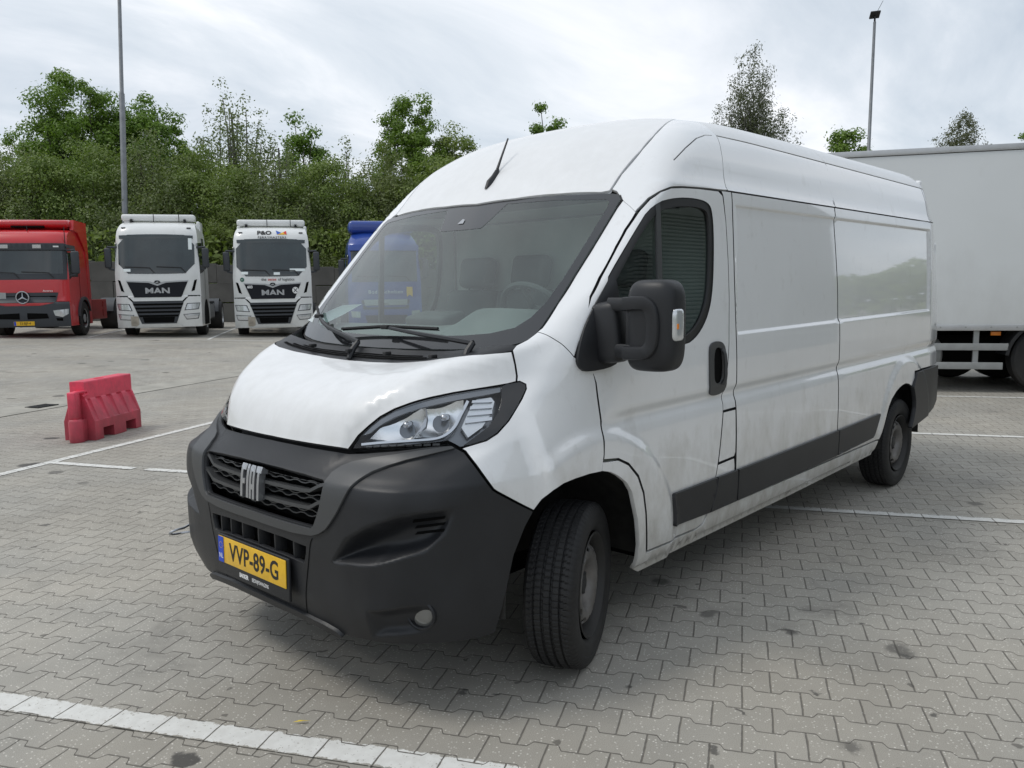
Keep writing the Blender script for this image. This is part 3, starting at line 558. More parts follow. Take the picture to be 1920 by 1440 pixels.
# grille insert
gri=B(); gp_=[(a*1.05,b+(.5 if b>15 else -.5)) for a,b in sym(gro)]
gback=plate('grille',gp_,fsph,van,['dark'],h=.04,sc=SPH,off=-.075,depth=0)[0]
def strip(az,el,el2,off,dep,par,nm,mt,n=1):
    a=[(x,e) for x,e in zip(az,el)]; b_=[(x,e) for x,e in zip(az,el2)][::-1]
    return plate(nm,a+b_,lambda c:fsph(c),par,[mt],h=.02,sc=SPH,off=off,depth=dep,lip=0,inset=0,smooth=False)
for zc in (13.45,15.75):
    az=np.array([-17,-15.8,-14,-12,-6,0,6,12,14,15.8,17]); e=np.interp(abs(az),[0,12,14,15.8,17],[zc,zc-.1,zc-.05,zc+.75,zc+1.15])
    strip(az,e,e+.50,-.006,.045,gback,'grille_bar','plast2')
for zc in (12.25,12.85,14.55,15.1,16.85,17.5):
    az=np.arange(-16.6,16.7,.25); ph=np.mod(az+(1.9 if int(zc*2)%2 else 0),3.8)/3.8
    tri=np.clip(np.abs(ph-.5)*4-.5,0,1); e=zc+.30*tri-.004*abs(az)
    strip(az,e,e+.16,-.028,.03,gback,'grille_mesh','plast2')
# letters FIAT
def bar_letters():
    L={}
    L['F']=[[(0,0),(.30,0),(.30,.42),(.62,.42),(.62,.58),(.30,.58),(.30,.84),(.72,.84),(.72,1),(0,1)]]
    L['I']=[[(0,0),(.30,0),(.30,1),(0,1)]]
    L['A']=[[(0,0),(.27,0),(.27,.30),(.45,.30),(.45,0),(.72,0),(.72,.93),(.62,1),(.10,1),(0,.93)]]
    L['T']=[[(.22,0),(.50,0),(.50,.84),(.72,.84),(.72,1),(0,1),(0,.84),(.22,.84)]]
    return L
LT=bar_letters(); az0=-3.05; hw=2.05; x=0
lg=empty('logo_lettering'); lg.parent=van
for ch,wd in (('F',.72),('I',.30),('A',.72),('T',.72)):
    for poly in LT[ch]:
        hol=[[(.27,.46),(.45,.46),(.45,.84),(.27,.84)]] if ch=='A' else []
        mp=lambda q,x=x:[(az0+(x+a)*hw,13.15+b*4.75) for a,b in q]
        plate('letter',mp(poly),fsph,gback,['logo'],h=.02,sc=SPH,off=.016,depth=.026,lip=0,holes=[mp(q) for q in hol],inset=0,smooth=False)
    x+=wd+.13
bpy.data.objects.remove(lg)
# lower slot with fins
plate('lower_grille',[(a*1.04,b+(.3 if b>7 else -.3)) for a,b in sym(slo)],fsph,bmp,['dark'],h=.04,sc=SPH,off=-.06,depth=0)
for a in (-11.2,-7.9,-4.2,.6,5.3,10.2): plate('grille_fin',[(a-.16,5.4),(a+.16,5.4),(a+.16,8.9),(a-.16,8.9)],fsph,bmp,['plast'],h=.03,sc=SPH,off=-.008,depth=.05,lip=0,inset=0)
# lower lip
lp=[(0,-2.15),(10,-2.3),(16,-2.7),(18.4,-3.2),(19.5,-3.9),(18.7,-4.4),(17,-4.0),(14,-3.7),(8,-3.4),(0,-3.3)]
plate('bumper_lip',sym(lp),fsph,bmp,['plast'],h=.03,sc=SPH,off=.014,depth=.03,lip=0,inset=0)
# intake louvres, fog lamps
for s in (1,-1):
    for k in range(3):
        e0=11.6+k*.85; plate('intake_slot',[(s*30.6,e0-.25),(s*34.8,e0+.35),(s*35.0,e0+.72),(s*31.0,e0+.2)],fsph,bmp,['dark'],h=.02,sc=SPH,off=.002,depth=0,inset=0)
    C_=p_sph(np.array([[s*31.6,.75]]))[0]; Nd=Vector((.93,s*.36,0)).normalized(); q=Vector((0,1,0)).rotation_difference(Nd).to_matrix()
    b=B(); b.lathe([(.058,-.03),(.058,.012),(.052,.016),(.048,.012),(.048,0)],n=28); V=[q@Vector(v)+Vector(C_) for v in b.V]; fo_=mk('fog_lamp',V,b.F,['plast'],bmp,sharp=40)
    b=B(); b.lathe([(.0,.008),(.02,.0075),(.038,.004),(.048,-.001)],n=28); mk('fog_lens',[q@Vector(v)+Vector(C_) for v in b.V],b.F,['foglens'],bmp)
# number plate
PL=[(.3999*0,0)]
pm=frame((.008,0,.494),(0,1,0),(-.02,0,1)); 
np_=empty('number_plate'); np_.parent=van
def pbox(nm,cy,cz,wy,wz,t,mt,x0=0.0,bev=.0):
    b=B(); b.box((0,0,0),(wy,wz,t),bev=bev); o=mk(nm,[pm@(Vector(v)+Vector((cy,cz,x0))) for v in b.V],b.F,[mt],np_,sharp=40); return o
pbox('plate_holder',0,-.022,.548,.172,.012,'plast',.0,.004); pbox('plate_back',0,0,.52,.112,.004,'yellow',.009,.0015); pbox('country_band',-.2375,0,.043,.110,.001,'blue',.0125)
text_mesh('plate_letters','VVP-89-G',.104,'black',np_,pm@Matrix.Translation((.022,-.002,.0115)),.0006,.86,bold=.0018,spacing=1.04)
text_mesh('plate_letters','NL',.030,'whitetxt',np_,pm@Matrix.Translation((-.2375,-.028,.0132)),.0003,.9)
text_mesh('holder_lettering','BAKKER',.024,'whitetxt',np_,pm@Matrix.Translation((-.065,-.083,.0064)),.0004,.8,bold=.0009)
text_mesh('holder_lettering','BEDRIJFSWAGENS',.022,'whitetxt',np_,pm@Matrix.Translation((.062,-.083,.0064)),.0003,.72)
b=B(); 
for k in range(12):
    a=2*pi*k/12; b.box((-.2375+.013*cos(a),.018+.013*sin(a),.0131),(.0028,.0028,.0006))
mk('star_ring',[pm@Vector(v) for v in b.V],b.F,['yellow'],np_)
# tow wire at the far corner
b=B(); L_=[]
for k in range(13):
    a=pi*k/12; L_.append((-.065+.062*sin(a),-.775-.016*cos(a),.450-.016*cos(a)))
b.tube([(-.12,-.75,.44)]+L_+[(-.12,-.79,.47)],.006,8); b.obj('tow_loop',['silver'],van)
# ---- headlights
hl=[(19.2,22.35),(21.9,22.6),(27.4,22.95),(32.3,23.65),(34.6,24.1),(35.6,23.7),(36.4,23.3)]+HLs[1:-1]+[(43.98,33.95),(39.08,32.6),(34.61,31.35),(31.27,30.25),(28.08,29.0),(25.71,28.1),(23.56,26.9),(21.97,25.6),(20.4,24.1)]
for s in (1,-1):
    HLo=empty('headlight'); HLo.parent=van
    S=lambda q:[(s*a,b_) for a,b_ in q]
    plate('headlight_lens',S(hl),fsph,HLo,['lens'],h=.025,sc=SPH,off=-.002,depth=0,inset=.002)
    plate('headlight_housing',S(hl),fsph,HLo,['hlbase'],h=.025,sc=SPH,off=-.055,depth=0,inset=.002)
    plate('headlight_wall',S(hl),fsph,HLo,['plast'],h=.02,sc=SPH,off=-.003,depth=.055,lip=0,inset=.003,holes=[offs(ccw(S(hl)),.006,np.array(SPH))])
    tip=[(42.6,33.4),(43.6,34.0),(46.2,34.6),(47.2,34.2),(47.25,33.5),(46.3,31.8),(43.8,27.95),(41.9,25.8),(40.2,24.6),(37.8,23.7),(36.9,23.6),(38.6,25.0),(40.6,26.7),(42.2,29.2),(42.7,31.6)]
    plate('headlight_trim',S(tip),fsph,HLo,['blk'],h=.02,sc=SPH,off=.0005,depth=.02,lip=0,inset=.001)
    topb_=[(20.6,24.2),(22.1,25.65),(23.7,26.95),(25.8,28.15),(28.1,29.1),(31.3,30.3),(34.6,31.4),(39.1,32.65),(42.9,33.6),(42.6,32.6),(38.9,31.5),(34.6,30.2),(31.3,29.1),(28.2,28.0),(26,27.1),(24,26.0),(22.4,24.8)]
    plate('headlight_trim',S(topb_),fsph,HLo,['hlbase'],h=.02,sc=SPH,off=-.006,depth=.01,lip=0,inset=.001)
    # two reflector bowls either side of a divider
    def frefl(ca,ce,R,dep,s=s):
        Pc,_=fsph(np.array([[s*ca,ce]])); Pc=Pc[0]
        def f(c):
            P,N=fsph(c); t=P-Pc; t=t-N*np.sum(t*N,1,keepdims=True); r2=np.sum(t*t,1,keepdims=True); k=dep/R**2
            ang=np.arctan2(t[:,2],t[:,1]*s); st=(np.mod(ang*11/pi,1)-.5)[:,None]*.10
            P2=P-N*(dep-k*np.minimum(r2,R*R)); N2=N-2*k*t+np.stack([0*ang,np.cos(ang),np.sin(ang)],-1)*st; return P2,N2/np.linalg.norm(N2,axis=1,keepdims=True)
        return f
    for (ca,ce,pol) in ((27.6,25.9,[(22.6,24.0),(24.4,25.8),(26.5,27.1),(28.4,28.0),(30.4,28.6),(30.7,27.3),(30.2,25.9),(29.2,24.4),(26,23.95)]),(33.2,27.3,[(30.7,28.7),(33,29.4),(36.2,30.4),(36.3,29.0),(35.5,26.9),(33.8,25.3),(29.7,24.45),(30.7,25.9),(31.1,27.3)])):
        plate('headlight_reflector',S(pol),frefl(ca,ce,.085,.050),HLo,['reflector'],h=.008,sc=SPH,off=-.012,depth=0,inset=.001)
        c=p_sph(np.array([[s*ca,ce]]))[0]; nd=Vector((.86,s*.42,.08)).normalized(); q=Vector((0,1,0)).rotation_difference(nd).to_matrix()
        b=B(); b.lathe([(0,-.020),(.010,-.022),(.013,-.030),(.012,-.06)],n=16); mk('headlight_bulb',[q@Vector(v)+Vector(c) for v in b.V],b.F,['silver'],HLo)
    plate('headlight_divider',S([(29.3,24.35),(29.65,24.4),(31.0,26.2),(31.05,27.6),(30.75,28.75),(30.4,28.65),(30.7,27.3),(30.3,26.0)]),fsph,HLo,['silver'],h=.01,sc=SPH,off=-.016,depth=.03,lip=0,inset=0)
    tb=[(37.6,24.9),(39.9,26.8),(41.4,29.3),(41.9,31.3),(41.2,32.0),(38.6,31.4),(37.6,29.8),(36.4,26.5)]
    plate('turn_signal',S(tb),fsph,HLo,['indic'],h=.012,sc=SPH,off=-.022,depth=.02,lip=0)
    for (t0,t1) in ((.18,.3),(.42,.52),(.64,.74),(.86,.94)):
        lo_,hi_=np.array([[36.9,25.6],[41.0,30.5]]); 
        A=[(36.8+1.2*t0,26.2+5*t0),(41.3,27.2+4.4*t0),(41.3,27.2+4.4*t1),(36.8+1.2*t1,26.2+5*t1)]
        plate('signal_ridge',S(A),fsph,HLo,['chrome'],h=.02,sc=SPH,off=-.014,depth=.008,lip=0,inset=0)
    st1=spl([(20.6,22.95),(25,23.4),(30,23.9),(33.4,24.5),(35.4,26.0),(36.6,28.6),(37.4,30.6)],6)
    plate('chrome_strip',S([(a,b_) for a,b_ in st1]+[(a-.05,b_+.32) if a<33 else (a-.42,b_+.18) for a,b_ in st1[::-1]]),fsph,HLo,['chrome'],h=.02,sc=SPH,off=-.012,depth=.012,lip=0,inset=0)
    for k in range(9):
        a=21.6+k*1.35; plate('daylight_cell',S([(a,22.62+k*.10),(a+1.05,22.70+k*.10),(a+1.05,23.0+k*.10),(a,22.92+k*.10)]),fsph,HLo,['plast2'],h=.03,sc=SPH,off=-.010,depth=.01,lip=0,inset=0)
# ---- wheels
def van_wheel(loc,rz,side):
    W=empty('wheel',loc,rz); W.parent=van
    R0,Wd=.346,.215; hw=Wd/2
    prof=[(.222,-hw*.80),(.24,-hw*.92),(.275,-hw),(.305,-hw*.99),(.325,-hw*.93),(.337,-hw*.84),(.342,-hw*.76)]
    grv=[-.052,-.018,.018,.052]
    xs=np.linspace(-hw*.74,hw*.74,45); tread=[]
    for x in xs:
        r=.346-.010*(abs(x)/hw)**2.5; g=min(abs(x-q) for q in grv)
        if g<.0040: r-=.009
        tread.append((r,x))
    prof+=tread+[(.342,hw*.76),(.337,hw*.84),(.325,hw*.93),(.305,hw*.99),(.292,hw*1.0),(.290,hw*.985),(.275,hw),(.25,hw*.97),(.24,hw*.92),(.222,hw*.80)]
    n=84*5; V=[];k=len(prof)
    for i in range(n):
        a=2*pi*i/n
        for j,(r,h) in enumerate(prof):
            rr=r
            if .333<r and abs(h)<hw*.9:
                rib=sum(h>g for g in grv); ph=(i+[0,2,4,1,3][rib] + (int(abs(h)*60) if rib in(0,4) else 0))%5
                if ph==0: rr=r-(.0045 if rib in(0,4) else .0035)
            V.append((rr*cos(a),h*side,rr*sin(a)))
    F=[(i*k+j,((i+1)%n)*k+j,((i+1)%n)*k+j+1,i*k+j+1) for i in range(n) for j in range(k-1)]
    if side>0: F=[tuple(reversed(f)) for f in F]
    mk('tyre',V,F,['rubber'],W,sharp=28)
    # steel rim: lathe barrel + pierced disc
    b=B(); pr=[(.219,.098),(.213,.101),(.209,.098),(.206,.088),(.198,.080),(.190,.040),(.186,-.02),(.186,-.09),(.20,-.095)]
    b.lathe([(r,h*side) for r,h in pr],n=64); b.obj('rim_barrel',['steeldk'],W,sharp=50)
    rp=pch([.0,.050,.070,.082,.100,.120,.140,.158,.176,.190],[.020,.020,.022,.040,.070,.082,.084,.074,.050,.040])
    def fr_(c):
        c=np.asarray(c,float); r=np.hypot(c[:,0],c[:,1]); h=rp(r); s=(rp(r+.001)-rp(r-.001))/.002; rr=np.maximum(r,1e-6)
        P=np.stack([c[:,0],h*side,c[:,1]],-1); N=np.stack([-s*c[:,0]/rr,np.full(len(c),1.*side),-s*c[:,1]/rr],-1); return P,N/np.linalg.norm(N,axis=1,keepdims=True)
    circ=lambda R,n,cx=0,cy=0,k=1.:[(cx+R*cos(2*pi*i/n),cy+R*k*sin(2*pi*i/n)) for i in range(n)]
    holes=[]
    for i in range(12):
        a=2*pi*i/12; c_=np.array([[.153*cos(a)+ .017*cos(t)*cos(a)-.022*sin(t)*sin(a),.153*sin(a)+.017*cos(t)*sin(a)+.022*sin(t)*cos(a)] for t in np.linspace(0,2*pi,13)[:-1]]); holes.append([tuple(x) for x in c_])
    plate('rim',circ(.188,64),fr_,W,['steel'],h=.012,holes=holes,inset=0,depth=.006,lip=0)
    b=B(); b.lathe([(0,.064),(.030,.064),(.040,.060),(.045,.050),(.047,.020)],n=32) if side>0 else b.lathe([(0,-.064),(.030,-.064),(.040,-.060),(.045,-.050),(.047,-.020)],n=32)
    b.obj('hub_cap',['plast'],W,sharp=40)
    for i in range(5):
        a=2*pi*i/5+.3; b=B(); b.lathe([(0,.054*side),(.008,.054*side),(.011,.048*side),(.012,.02*side)],c=(.062*cos(a),0,.062*sin(a)),n=6); b.obj('wheel_bolt',['steeldk'],W,sharp=20)
    b=B(); b.lathe([(0,-.02*side),(.15,-.02*side),(.15,-.05*side),(0,-.05*side)],n=24); b.obj('brake_disc',['dark'],W)
    return W
RT=.343
van_wheel((-.948,.885,RT),RA(22.5),1); van_wheel((-.948,-.885,RT),RA(21),-1); van_wheel((-4.983,.878,RT),0,1); van_wheel((-4.983,-.878,RT),0,-1)
# ---- wheel housings and underbody
for (cx,cz,r) in ((-.955,.37,.475),(-4.985,.385,.455)):
    for s in (1,-1):
        b=B(); A=np.linspace(-.05,pi+.05,30); ys=[.50,.86,.925,.985] 
        V=[(cx+(r+(.0 if j<2 else (.015 if j==2 else .004)))*cos(a),s*(y if (a>1.5 or cx<-3) else min(y,.86+.03*j)),cz+(r+(.0 if j<2 else (.015 if j==2 else .004)))*sin(a)) for a in A for j,y in enumerate(ys)]
        k=len(ys); F=[(i*k+j,i*k+j+1,(i+1)*k+j+1,(i+1)*k+j) for i in range(len(A)-1) for j in range(k-1)]
        b.add(V,F); n_=len(A); b.add([(cx,s*.5,cz)]+[(cx+r*cos(a),s*.5,cz+r*sin(a)) for a in A],[(0,i+1,i+2) for i in range(n_-1)]); b.obj('wheel_housing',['archliner'],van)
b=B(); b.box((-3.0,0,.40),(3.1,1.80,.16)); b.box((-3.0,0,.30),(3.2,.9,.1)); b.box((-1.0,0,.42),(1.2,.98,.30)); b.box((-5.2,0,.45),(1.3,.98,.14)); b.box((-.40,0,.44),(.40,1.1,.26))
b.tube([(-1.6,.45,.27),(-3.2,.50,.25),(-4.2,.45,.27)],.04,10); b.obj('underbody',['dark'],van,smooth=False)
b=B(); b.box((-3.35,.52,.24),(.42,.20,.14),bev=.05); b.obj('exhaust_silencer',['steel'],van)
b=B(); b.box((-3.9,0,1.22),(3.55,1.72,1.50)); b.box((-3.95,0,2.08),(3.4,1.45,.22)); b.obj('cargo_filler',['interior_dark'],van,smooth=False)  # added dark box, closes the see-through view at the panel gaps
b=B(); b.box((-.60,0,.66),(.78,.98,.6)); b.obj('engine_bay',['dark'],van,smooth=False)
b=B(); b.box((-1.76,0,.56),(.58,1.72,.05)); b.obj('cab_floor',['interior_dark'],van,smooth=False)
for s in (1,-1):
    b=B(); b.box((-1.76,s*.90,1.08),(.56,.05,.40),bev=.02); b.obj('door_trim',['interior'],van)
# headliner and bulkhead
b=B(); b.add([(-1.42,-.80,1.965),(-1.42,.80,1.965),(-2.1,.86,1.99),(-2.1,-.86,1.99)],[(0,1,2,3)]); b.obj('headliner',['headliner'],van)
b=B(); b.box((-2.06,0,1.25),(.03,1.82,1.45)); b.obj('bulkhead',['bulk'],van,smooth=False)
# dashboard
b=B()
prof=[(-.78,1.30),(-.92,1.365),(-1.06,1.405),(-1.18,1.395),(-1.22,1.30),(-1.18,1.10),(-1.14,1.0),(-1.13,.93)]
Y=np.linspace(-.83,.83,41); V=[];k=len(prof)
for y in Y:
    hump=.085*math.exp(-((y-.38)/.22)**4); 
    for i,(x,z) in enumerate(prof): V.append((x-(hump*.8 if i in(3,4,5) else 0),y,z+(hump if i in(2,3) else (hump*.45 if i==1 else 0))))
F=[(i*k+j,(i+1)*k+j,(i+1)*k+j+1,i*k+j+1) for i in range(len(Y)-1) for j in range(k-1)]
b.add(V,F); b.obj('dashboard',['interior'],van,sharp=60)
b=B(); b.box((-1.13,-.12,1.425),(.16,.30,.07),bev=.02,rot=Matrix.Rotation(.2,3,'Y')); b.obj('dashboard_tray',['interior_dark'],van)
b=B(); b.add([(-.826,-.80,1.428),(-.86,-.74,1.395),(-1.03,-.76,1.45),(-1.19,-.80,1.505),(-1.06,-.81,1.50)],[(0,1,2,3,4)]); b.obj('paper_sheet',['paper'],van,smooth=False)
# steering wheel
b=B(); c=Vector((-1.30,.42,1.44)); ax=Vector((-.80,0,.60)).normalized(); e1=Vector((0,1,0)); e2=ax.cross(e1)
b.tube([c+(e1*cos(t)+e2*sin(t))*.195 for t in np.linspace(0,2*pi,41)],.015,8,cap=False)
for t in (.0,pi,-pi/2): b.tube([c+(e1*cos(t)+e2*sin(t))*.05,c+(e1*cos(t)+e2*sin(t))*.19],.016,8)
b.obj('steering_wheel',['interior_dark'],van)
b=B(); b.lathe([(0,.03),(.05,.03),(.065,.0),(.04,-.12)],ax='z',n=20); q=Vector((0,0,1)).rotation_difference(ax).to_matrix(); mk('steering_hub',[q@Vector(v)+c for v in b.V],b.F,['interior_dark'],van)
# seats
def seat(y,w):
    s=empty('seat'); s.parent=van
    b=B(); b.box((-1.60,y,.86),(.50,w,.16),bev=.05); b.obj('seat_cushion',['interior_dark'],s)
    b=B(); b.box((-1.88,y,1.24),(.14,w,.68),bev=.05,rot=Matrix.Rotation(-.22,3,'Y')); b.obj('seat_back',['interior_dark'],s)
    b=B(); b.box((-1.97,y,1.68),(.10,.27,.19),bev=.04,rot=Matrix.Rotation(-.2,3,'Y')); b.tube([(-1.95,y-.06,1.5),(-1.95,y-.06,1.62)],.007,6); b.tube([(-1.95,y+.06,1.5),(-1.95,y+.06,1.62)],.007,6); b.obj('headrest',['interior_dark'],s)
seat(.45,.50); seat(-.20,.44); seat(-.64,.42)
# ---- door mirrors
def mirror(s):
    m=empty('door_mirror'); m.parent=van
    f=lambda v:(v[0],v[1]*s,v[2])
    # triangular base on the door corner
    tri=[(1.128,1.628),(1.07,1.565),(1.0,1.478),(.935,1.378),(.905,1.305),(.903,1.275),(.925,1.243),(.96,1.236),(1.06,1.244),(1.12,1.262),(1.135,1.30),(1.135,1.60)]
    o=plate('mirror_base',rnd(tri,1),fside,m,['plast'],h=.03,off=.020,depth=.025,lip=0)[0]
    b=B(); b.box((-1.055,1.020,1.395),(.115,.13,.25),bev=.035,rot=Matrix.Rotation(.12,3,'X')); o2=b.obj('mirror_bracket',['plast'],m)
    # housing: superellipsoid, flattened towards the glass at the back
    def se(c,r,e1,e2,nu=28,nv=40,squash=None):
        V=[];pw=lambda v,e:math.copysign(abs(v)**e,v)
        for i in range(nu+1):
            u=-pi/2+pi*i/nu
            for j in range(nv):
                v=2*pi*j/nv; p=Vector((r[0]*pw(cos(u),e1)*pw(cos(v),e2),r[1]*pw(cos(u),e1)*pw(sin(v),e2),r[2]*pw(sin(u),e1)))
                if squash: p=squash(p)
                V.append(p+Vector(c))
        F=[(i*nv+j,i*nv+(j+1)%nv,(i+1)*nv+(j+1)%nv,(i+1)*nv+j) for i in range(nu) for j in range(nv)]
        return V,F
    def sq(p):
        t=(p.z+.18)/.36; p=p.copy()
        p.y+= .012*(t-.5); 
        if p.x<0: p.x*=.55
        p.x-=.02*abs(p.y-.0)/.1*.6
        if p.y>0: p.y*=1+.10*(1-t)
        return p
    V,F=se((-1.065,1.222,1.425),(.085,.108,.178),.42,.5,squash=sq); hb=mk('mirror_housing',V,F,['plast'],m,sharp=80)
    # raised C-shaped frame and its two arms
    def arm(z,zz):
        b.add(*loftbar([(-1.03,1.03,z),(-1.015,1.10,z),(-1.005,1.16,z),(-1.000,1.215,z+zz)],.020,.028))
    def loftbar(pts,a,h):
        V=[];n=8
        for p in pts:
            for k in range(n):
                t=2*pi*(k+.5)/n; V.append((p[0]+a*math.copysign(abs(cos(t))**.6,cos(t)),p[1],p[2]+h*math.copysign(abs(sin(t))**.6,sin(t))))
        F=[(i*n+k,i*n+(k+1)%n,(i+1)*n+(k+1)%n,(i+1)*n+k) for i in range(len(pts)-1) for k in range(n)]+[tuple(range(n)),tuple(range((len(pts)-1)*n,len(pts)*n))]
        return V,F
    b=B(); arm(1.508,.004); b.obj('mirror_arm',['plast'],m,sharp=50); b=B(); arm(1.325,.004); b.obj('mirror_arm',['plast'],m,sharp=50)
    b=B(); 
    pts=[(-.990,1.13,1.510),(-.982,1.20,1.514),(-.984,1.235,1.508),(-.988,1.256,1.480),(-.990,1.262,1.42),(-.990,1.256,1.36),(-.986,1.235,1.328),(-.984,1.20,1.322),(-.990,1.13,1.320)]
    PP=[Vector(q) for q in spl(pts,5)]; V=[]; n_=12
    for i,q in enumerate(PP):
        t=(PP[min(i+1,len(PP)-1)]-PP[max(i-1,0)]).normalized(); nr=Vector((1,0,0)).cross(t).normalized(); wv=.027
        for k in range(n_):
            a=2*pi*(k+.5)/n_; ca,sa=math.copysign(abs(cos(a))**.45,cos(a)),math.copysign(abs(sin(a))**.45,sin(a)); V.append(q+Vector((1,0,0))*(.020*ca)+nr*(wv*sa))
    b.add(V,[(i*n_+k,i*n_+(k+1)%n_,(i+1)*n_+(k+1)%n_,(i+1)*n_+k) for i in range(len(PP)-1) for k in range(n_)]+[tuple(range(n_)),tuple(range((len(PP)-1)*n_,len(PP)*n_))]); b.obj('mirror_frame',['plast'],m,sharp=40)
    b=B(); b.box((-1.012,1.175,1.416),(.03,.10,.15),bev=.01); b.obj('mirror_recess',['plast'],m)
    # indicator lens on the outer edge
    V,F=se((-1.050,1.322,1.430),(.034,.022,.062),.35,.5,14,20); mk('mirror_indicator',V,F,['indic'],m,sharp=80)
    b=B(); b.box((-1.03,1.3435,1.425),(.010,.003,.02)); b.obj('indicator_bulb',['amber'],m,smooth=False)
    b=B(); b.box((-1.122,1.222,1.44),(.004,.17,.26),bev=.001); b.obj('mirror_glass',['chrome'],m,smooth=False)
    if s<0:
        for o in list(m.children):
            o.data=o.data.copy() if o.data.users>1 else o.data; o.data.transform(Matrix.Diagonal((1,-1,1,1))); o.data.flip_normals()
mirror(1)
# ---- antenna
a=empty('antenna'); a.parent=van
ab=Vector((-1.43,.0,2.128)); AP,AN=ftop(np.array([[1.43,0.0]])); ab=Vector(AP[0]); 
b=B(); 
ring=[(.045,.018,0),(.04,.018,.02),(.025,.014,.045),(.012,.009,.075)]
V=[]
for (lx,ly,h),ox in zip(ring,(0,-.014,-.034,-.05)):
    for k in range(14):
        t=2*pi*k/14; V.append(ab+Vector((ox+lx*cos(t),ly*sin(t),h+(-lx*cos(t)*.75 if h<.01 else -lx*cos(t)*.25)-.005)))
F=[(i*14+k,i*14+(k+1)%14,(i+1)*14+(k+1)%14,(i+1)*14+k) for i in range(3) for k in range(14)]+[tuple(range(42,56))]
b.add(V,F); b.obj('antenna_base',['plast'],a,sharp=60)
b=B(); tb0=ab+Vector((-.05,0,.07)); b.tube([tb0,tb0+Vector((-.03,0,.06)),tb0+Vector((-.085,0,.165))],[.0075,.006,.0045],8); b.obj('antenna_rod',['plast'],a)
# ---- wipers
def wiper(blade,arm_,nm='wiper'):
    w_=empty(nm); w_.parent=van
    nrm=Vector((.68,0,.70))
    b=B(); P=[Vector(p)+nrm*.030 for p in spl(blade,6)]; b.tube(P,.0065,6); b.tube([p-nrm*.011 for p in P],.0035,4); b.obj('wiper_blade',['seam'],w_)
    b=B(); P=[Vector(p)+nrm*(.036+.012*math.sin(pi*i/6)) for i,p in enumerate(spl(arm_,3)[:7])]; n=len(P); b.tube(P,[.007+.005*i/(n-1) for i in range(n)],6)
    q=P[-1]; b.tube([q,q+Vector((.03,0,-.03)),q+Vector((.055,.0,-.075))],[.013,.015,.013],8); b.obj('wiper_arm',['plast'],w_)
    b=B(); mid=Vector(arm_[0])+nrm*.038; b.box(mid,(.03,.05,.02),bev=.006); b.obj('wiper_joint',['seam'],w_)
wiper([(-.900,-.785,1.475),(-.858,-.716,1.45),(-.786,-.576,1.41),(-.72,-.38,1.372),(-.70,-.30,1.362)],[(-.81,-.63,1.425),(-.72,-.42,1.37),(-.655,-.10,1.318)])
wiper([(-.714,-.309,1.376),(-.716,-.1,1.388),(-.718,.047,1.394),(-.728,.362,1.39)],[(-.716,.03,1.385),(-.69,.30,1.355),(-.655,.65,1.338)])
for p in [(-.625,-.43,1.305),(-.60,-.10,1.295),(-.60,.17,1.293),(-.57,.50,1.296)]: b=B(); b.box(Vector(p)+Vector((.02,0,.012)),(.035,.022,.016),bev=.004); b.obj('washer_nozzle',['seam'],van)
# ---------------------------------------------------------------- ground: block paving, gutter fold, far side rising
GNX,GNY,GPX,GPY,GK=.434,-.901,-1.65,-9.54,.038
def gz(x,y): return GK*max(0,(x-GPX)*GNX+(y-GPY)*GNY)
class Ex:        # tiny shader-math expressions
    nt=None
    def __init__(s,o): s.o=o
    @staticmethod
    def op(t,*a,clamp=False):
        n=Ex.nt.nodes.new('ShaderNodeMath'); n.operation=t; n.use_clamp=clamp
        for i,v in enumerate(a):
            if isinstance(v,Ex): Ex.nt.links.new(v.o,n.inputs[i])
            else: n.inputs[i].default_value=float(v)
        return Ex(n.outputs[0])
    def __add__(s,b): return Ex.op('ADD',s,b)
    def __radd__(s,b): return Ex.op('ADD',b,s)
    def __sub__(s,b): return Ex.op('SUBTRACT',s,b)
    def __rsub__(s,b): return Ex.op('SUBTRACT',b,s)
    def __mul__(s,b): return Ex.op('MULTIPLY',s,b)
    __rmul__=__mul__
    def __truediv__(s,b): return Ex.op('DIVIDE',s,b)
def mr(x,a,b,c=0.,d=1.,sm=True):
    n=Ex.nt.nodes.new('ShaderNodeMapRange'); n.interpolation_type='SMOOTHSTEP' if sm else 'LINEAR'
    for i,v in enumerate((x,a,b,c,d)):
        if isinstance(v,Ex): Ex.nt.links.new(v.o,n.inputs[i])
        else: n.inputs[i].default_value=v
    return Ex(n.outputs[0])
def noise(vec,scale,detail=4,rough=.5,dist=0,out='Fac'):
    n=Ex.nt.nodes.new('ShaderNodeTexNoise'); n.inputs['Scale'].default_value=scale; n.inputs['Detail'].default_value=detail; n.inputs['Roughness'].default_value=rough; n.inputs['Distortion'].default_value=dist
    Ex.nt.links.new(vec,n.inputs['Vector']); return Ex(n.outputs[out])
def mixc(f,a,b,blend='MIX'):
    n=Ex.nt.nodes.new('ShaderNodeMix'); n.data_type='RGBA'; n.blend_type=blend
    for i,v in ((0,f),(6,a),(7,b)):
        if isinstance(v,Ex): Ex.nt.links.new(v.o,n.inputs[i])
        elif isinstance(v,tuple): n.inputs[i].default_value=(*v,1)
        else: n.inputs[i].default_value=v
    return Ex(n.outputs[2])
OIL=[(-1.948,1.911,0.068),(-1.912,1.947,0.040),(-1.019,1.629,0.018),(-0.437,0.742,0.029),(-1.336,1.783,0.020),(-1.061,2.025,0.047),(-4.764,1.579,0.067),(-2.121,1.700,0.020),(-1.812,1.474,0.039),(-0.737,1.677,0.022),(-0.526,0.845,0.013),(-0.300,-0.683,0.024),(-1.990,0.687,0.063),(-1.769,1.093,0.046),(-1.443,2.175,0.017),(-0.902,1.216,0.015),]
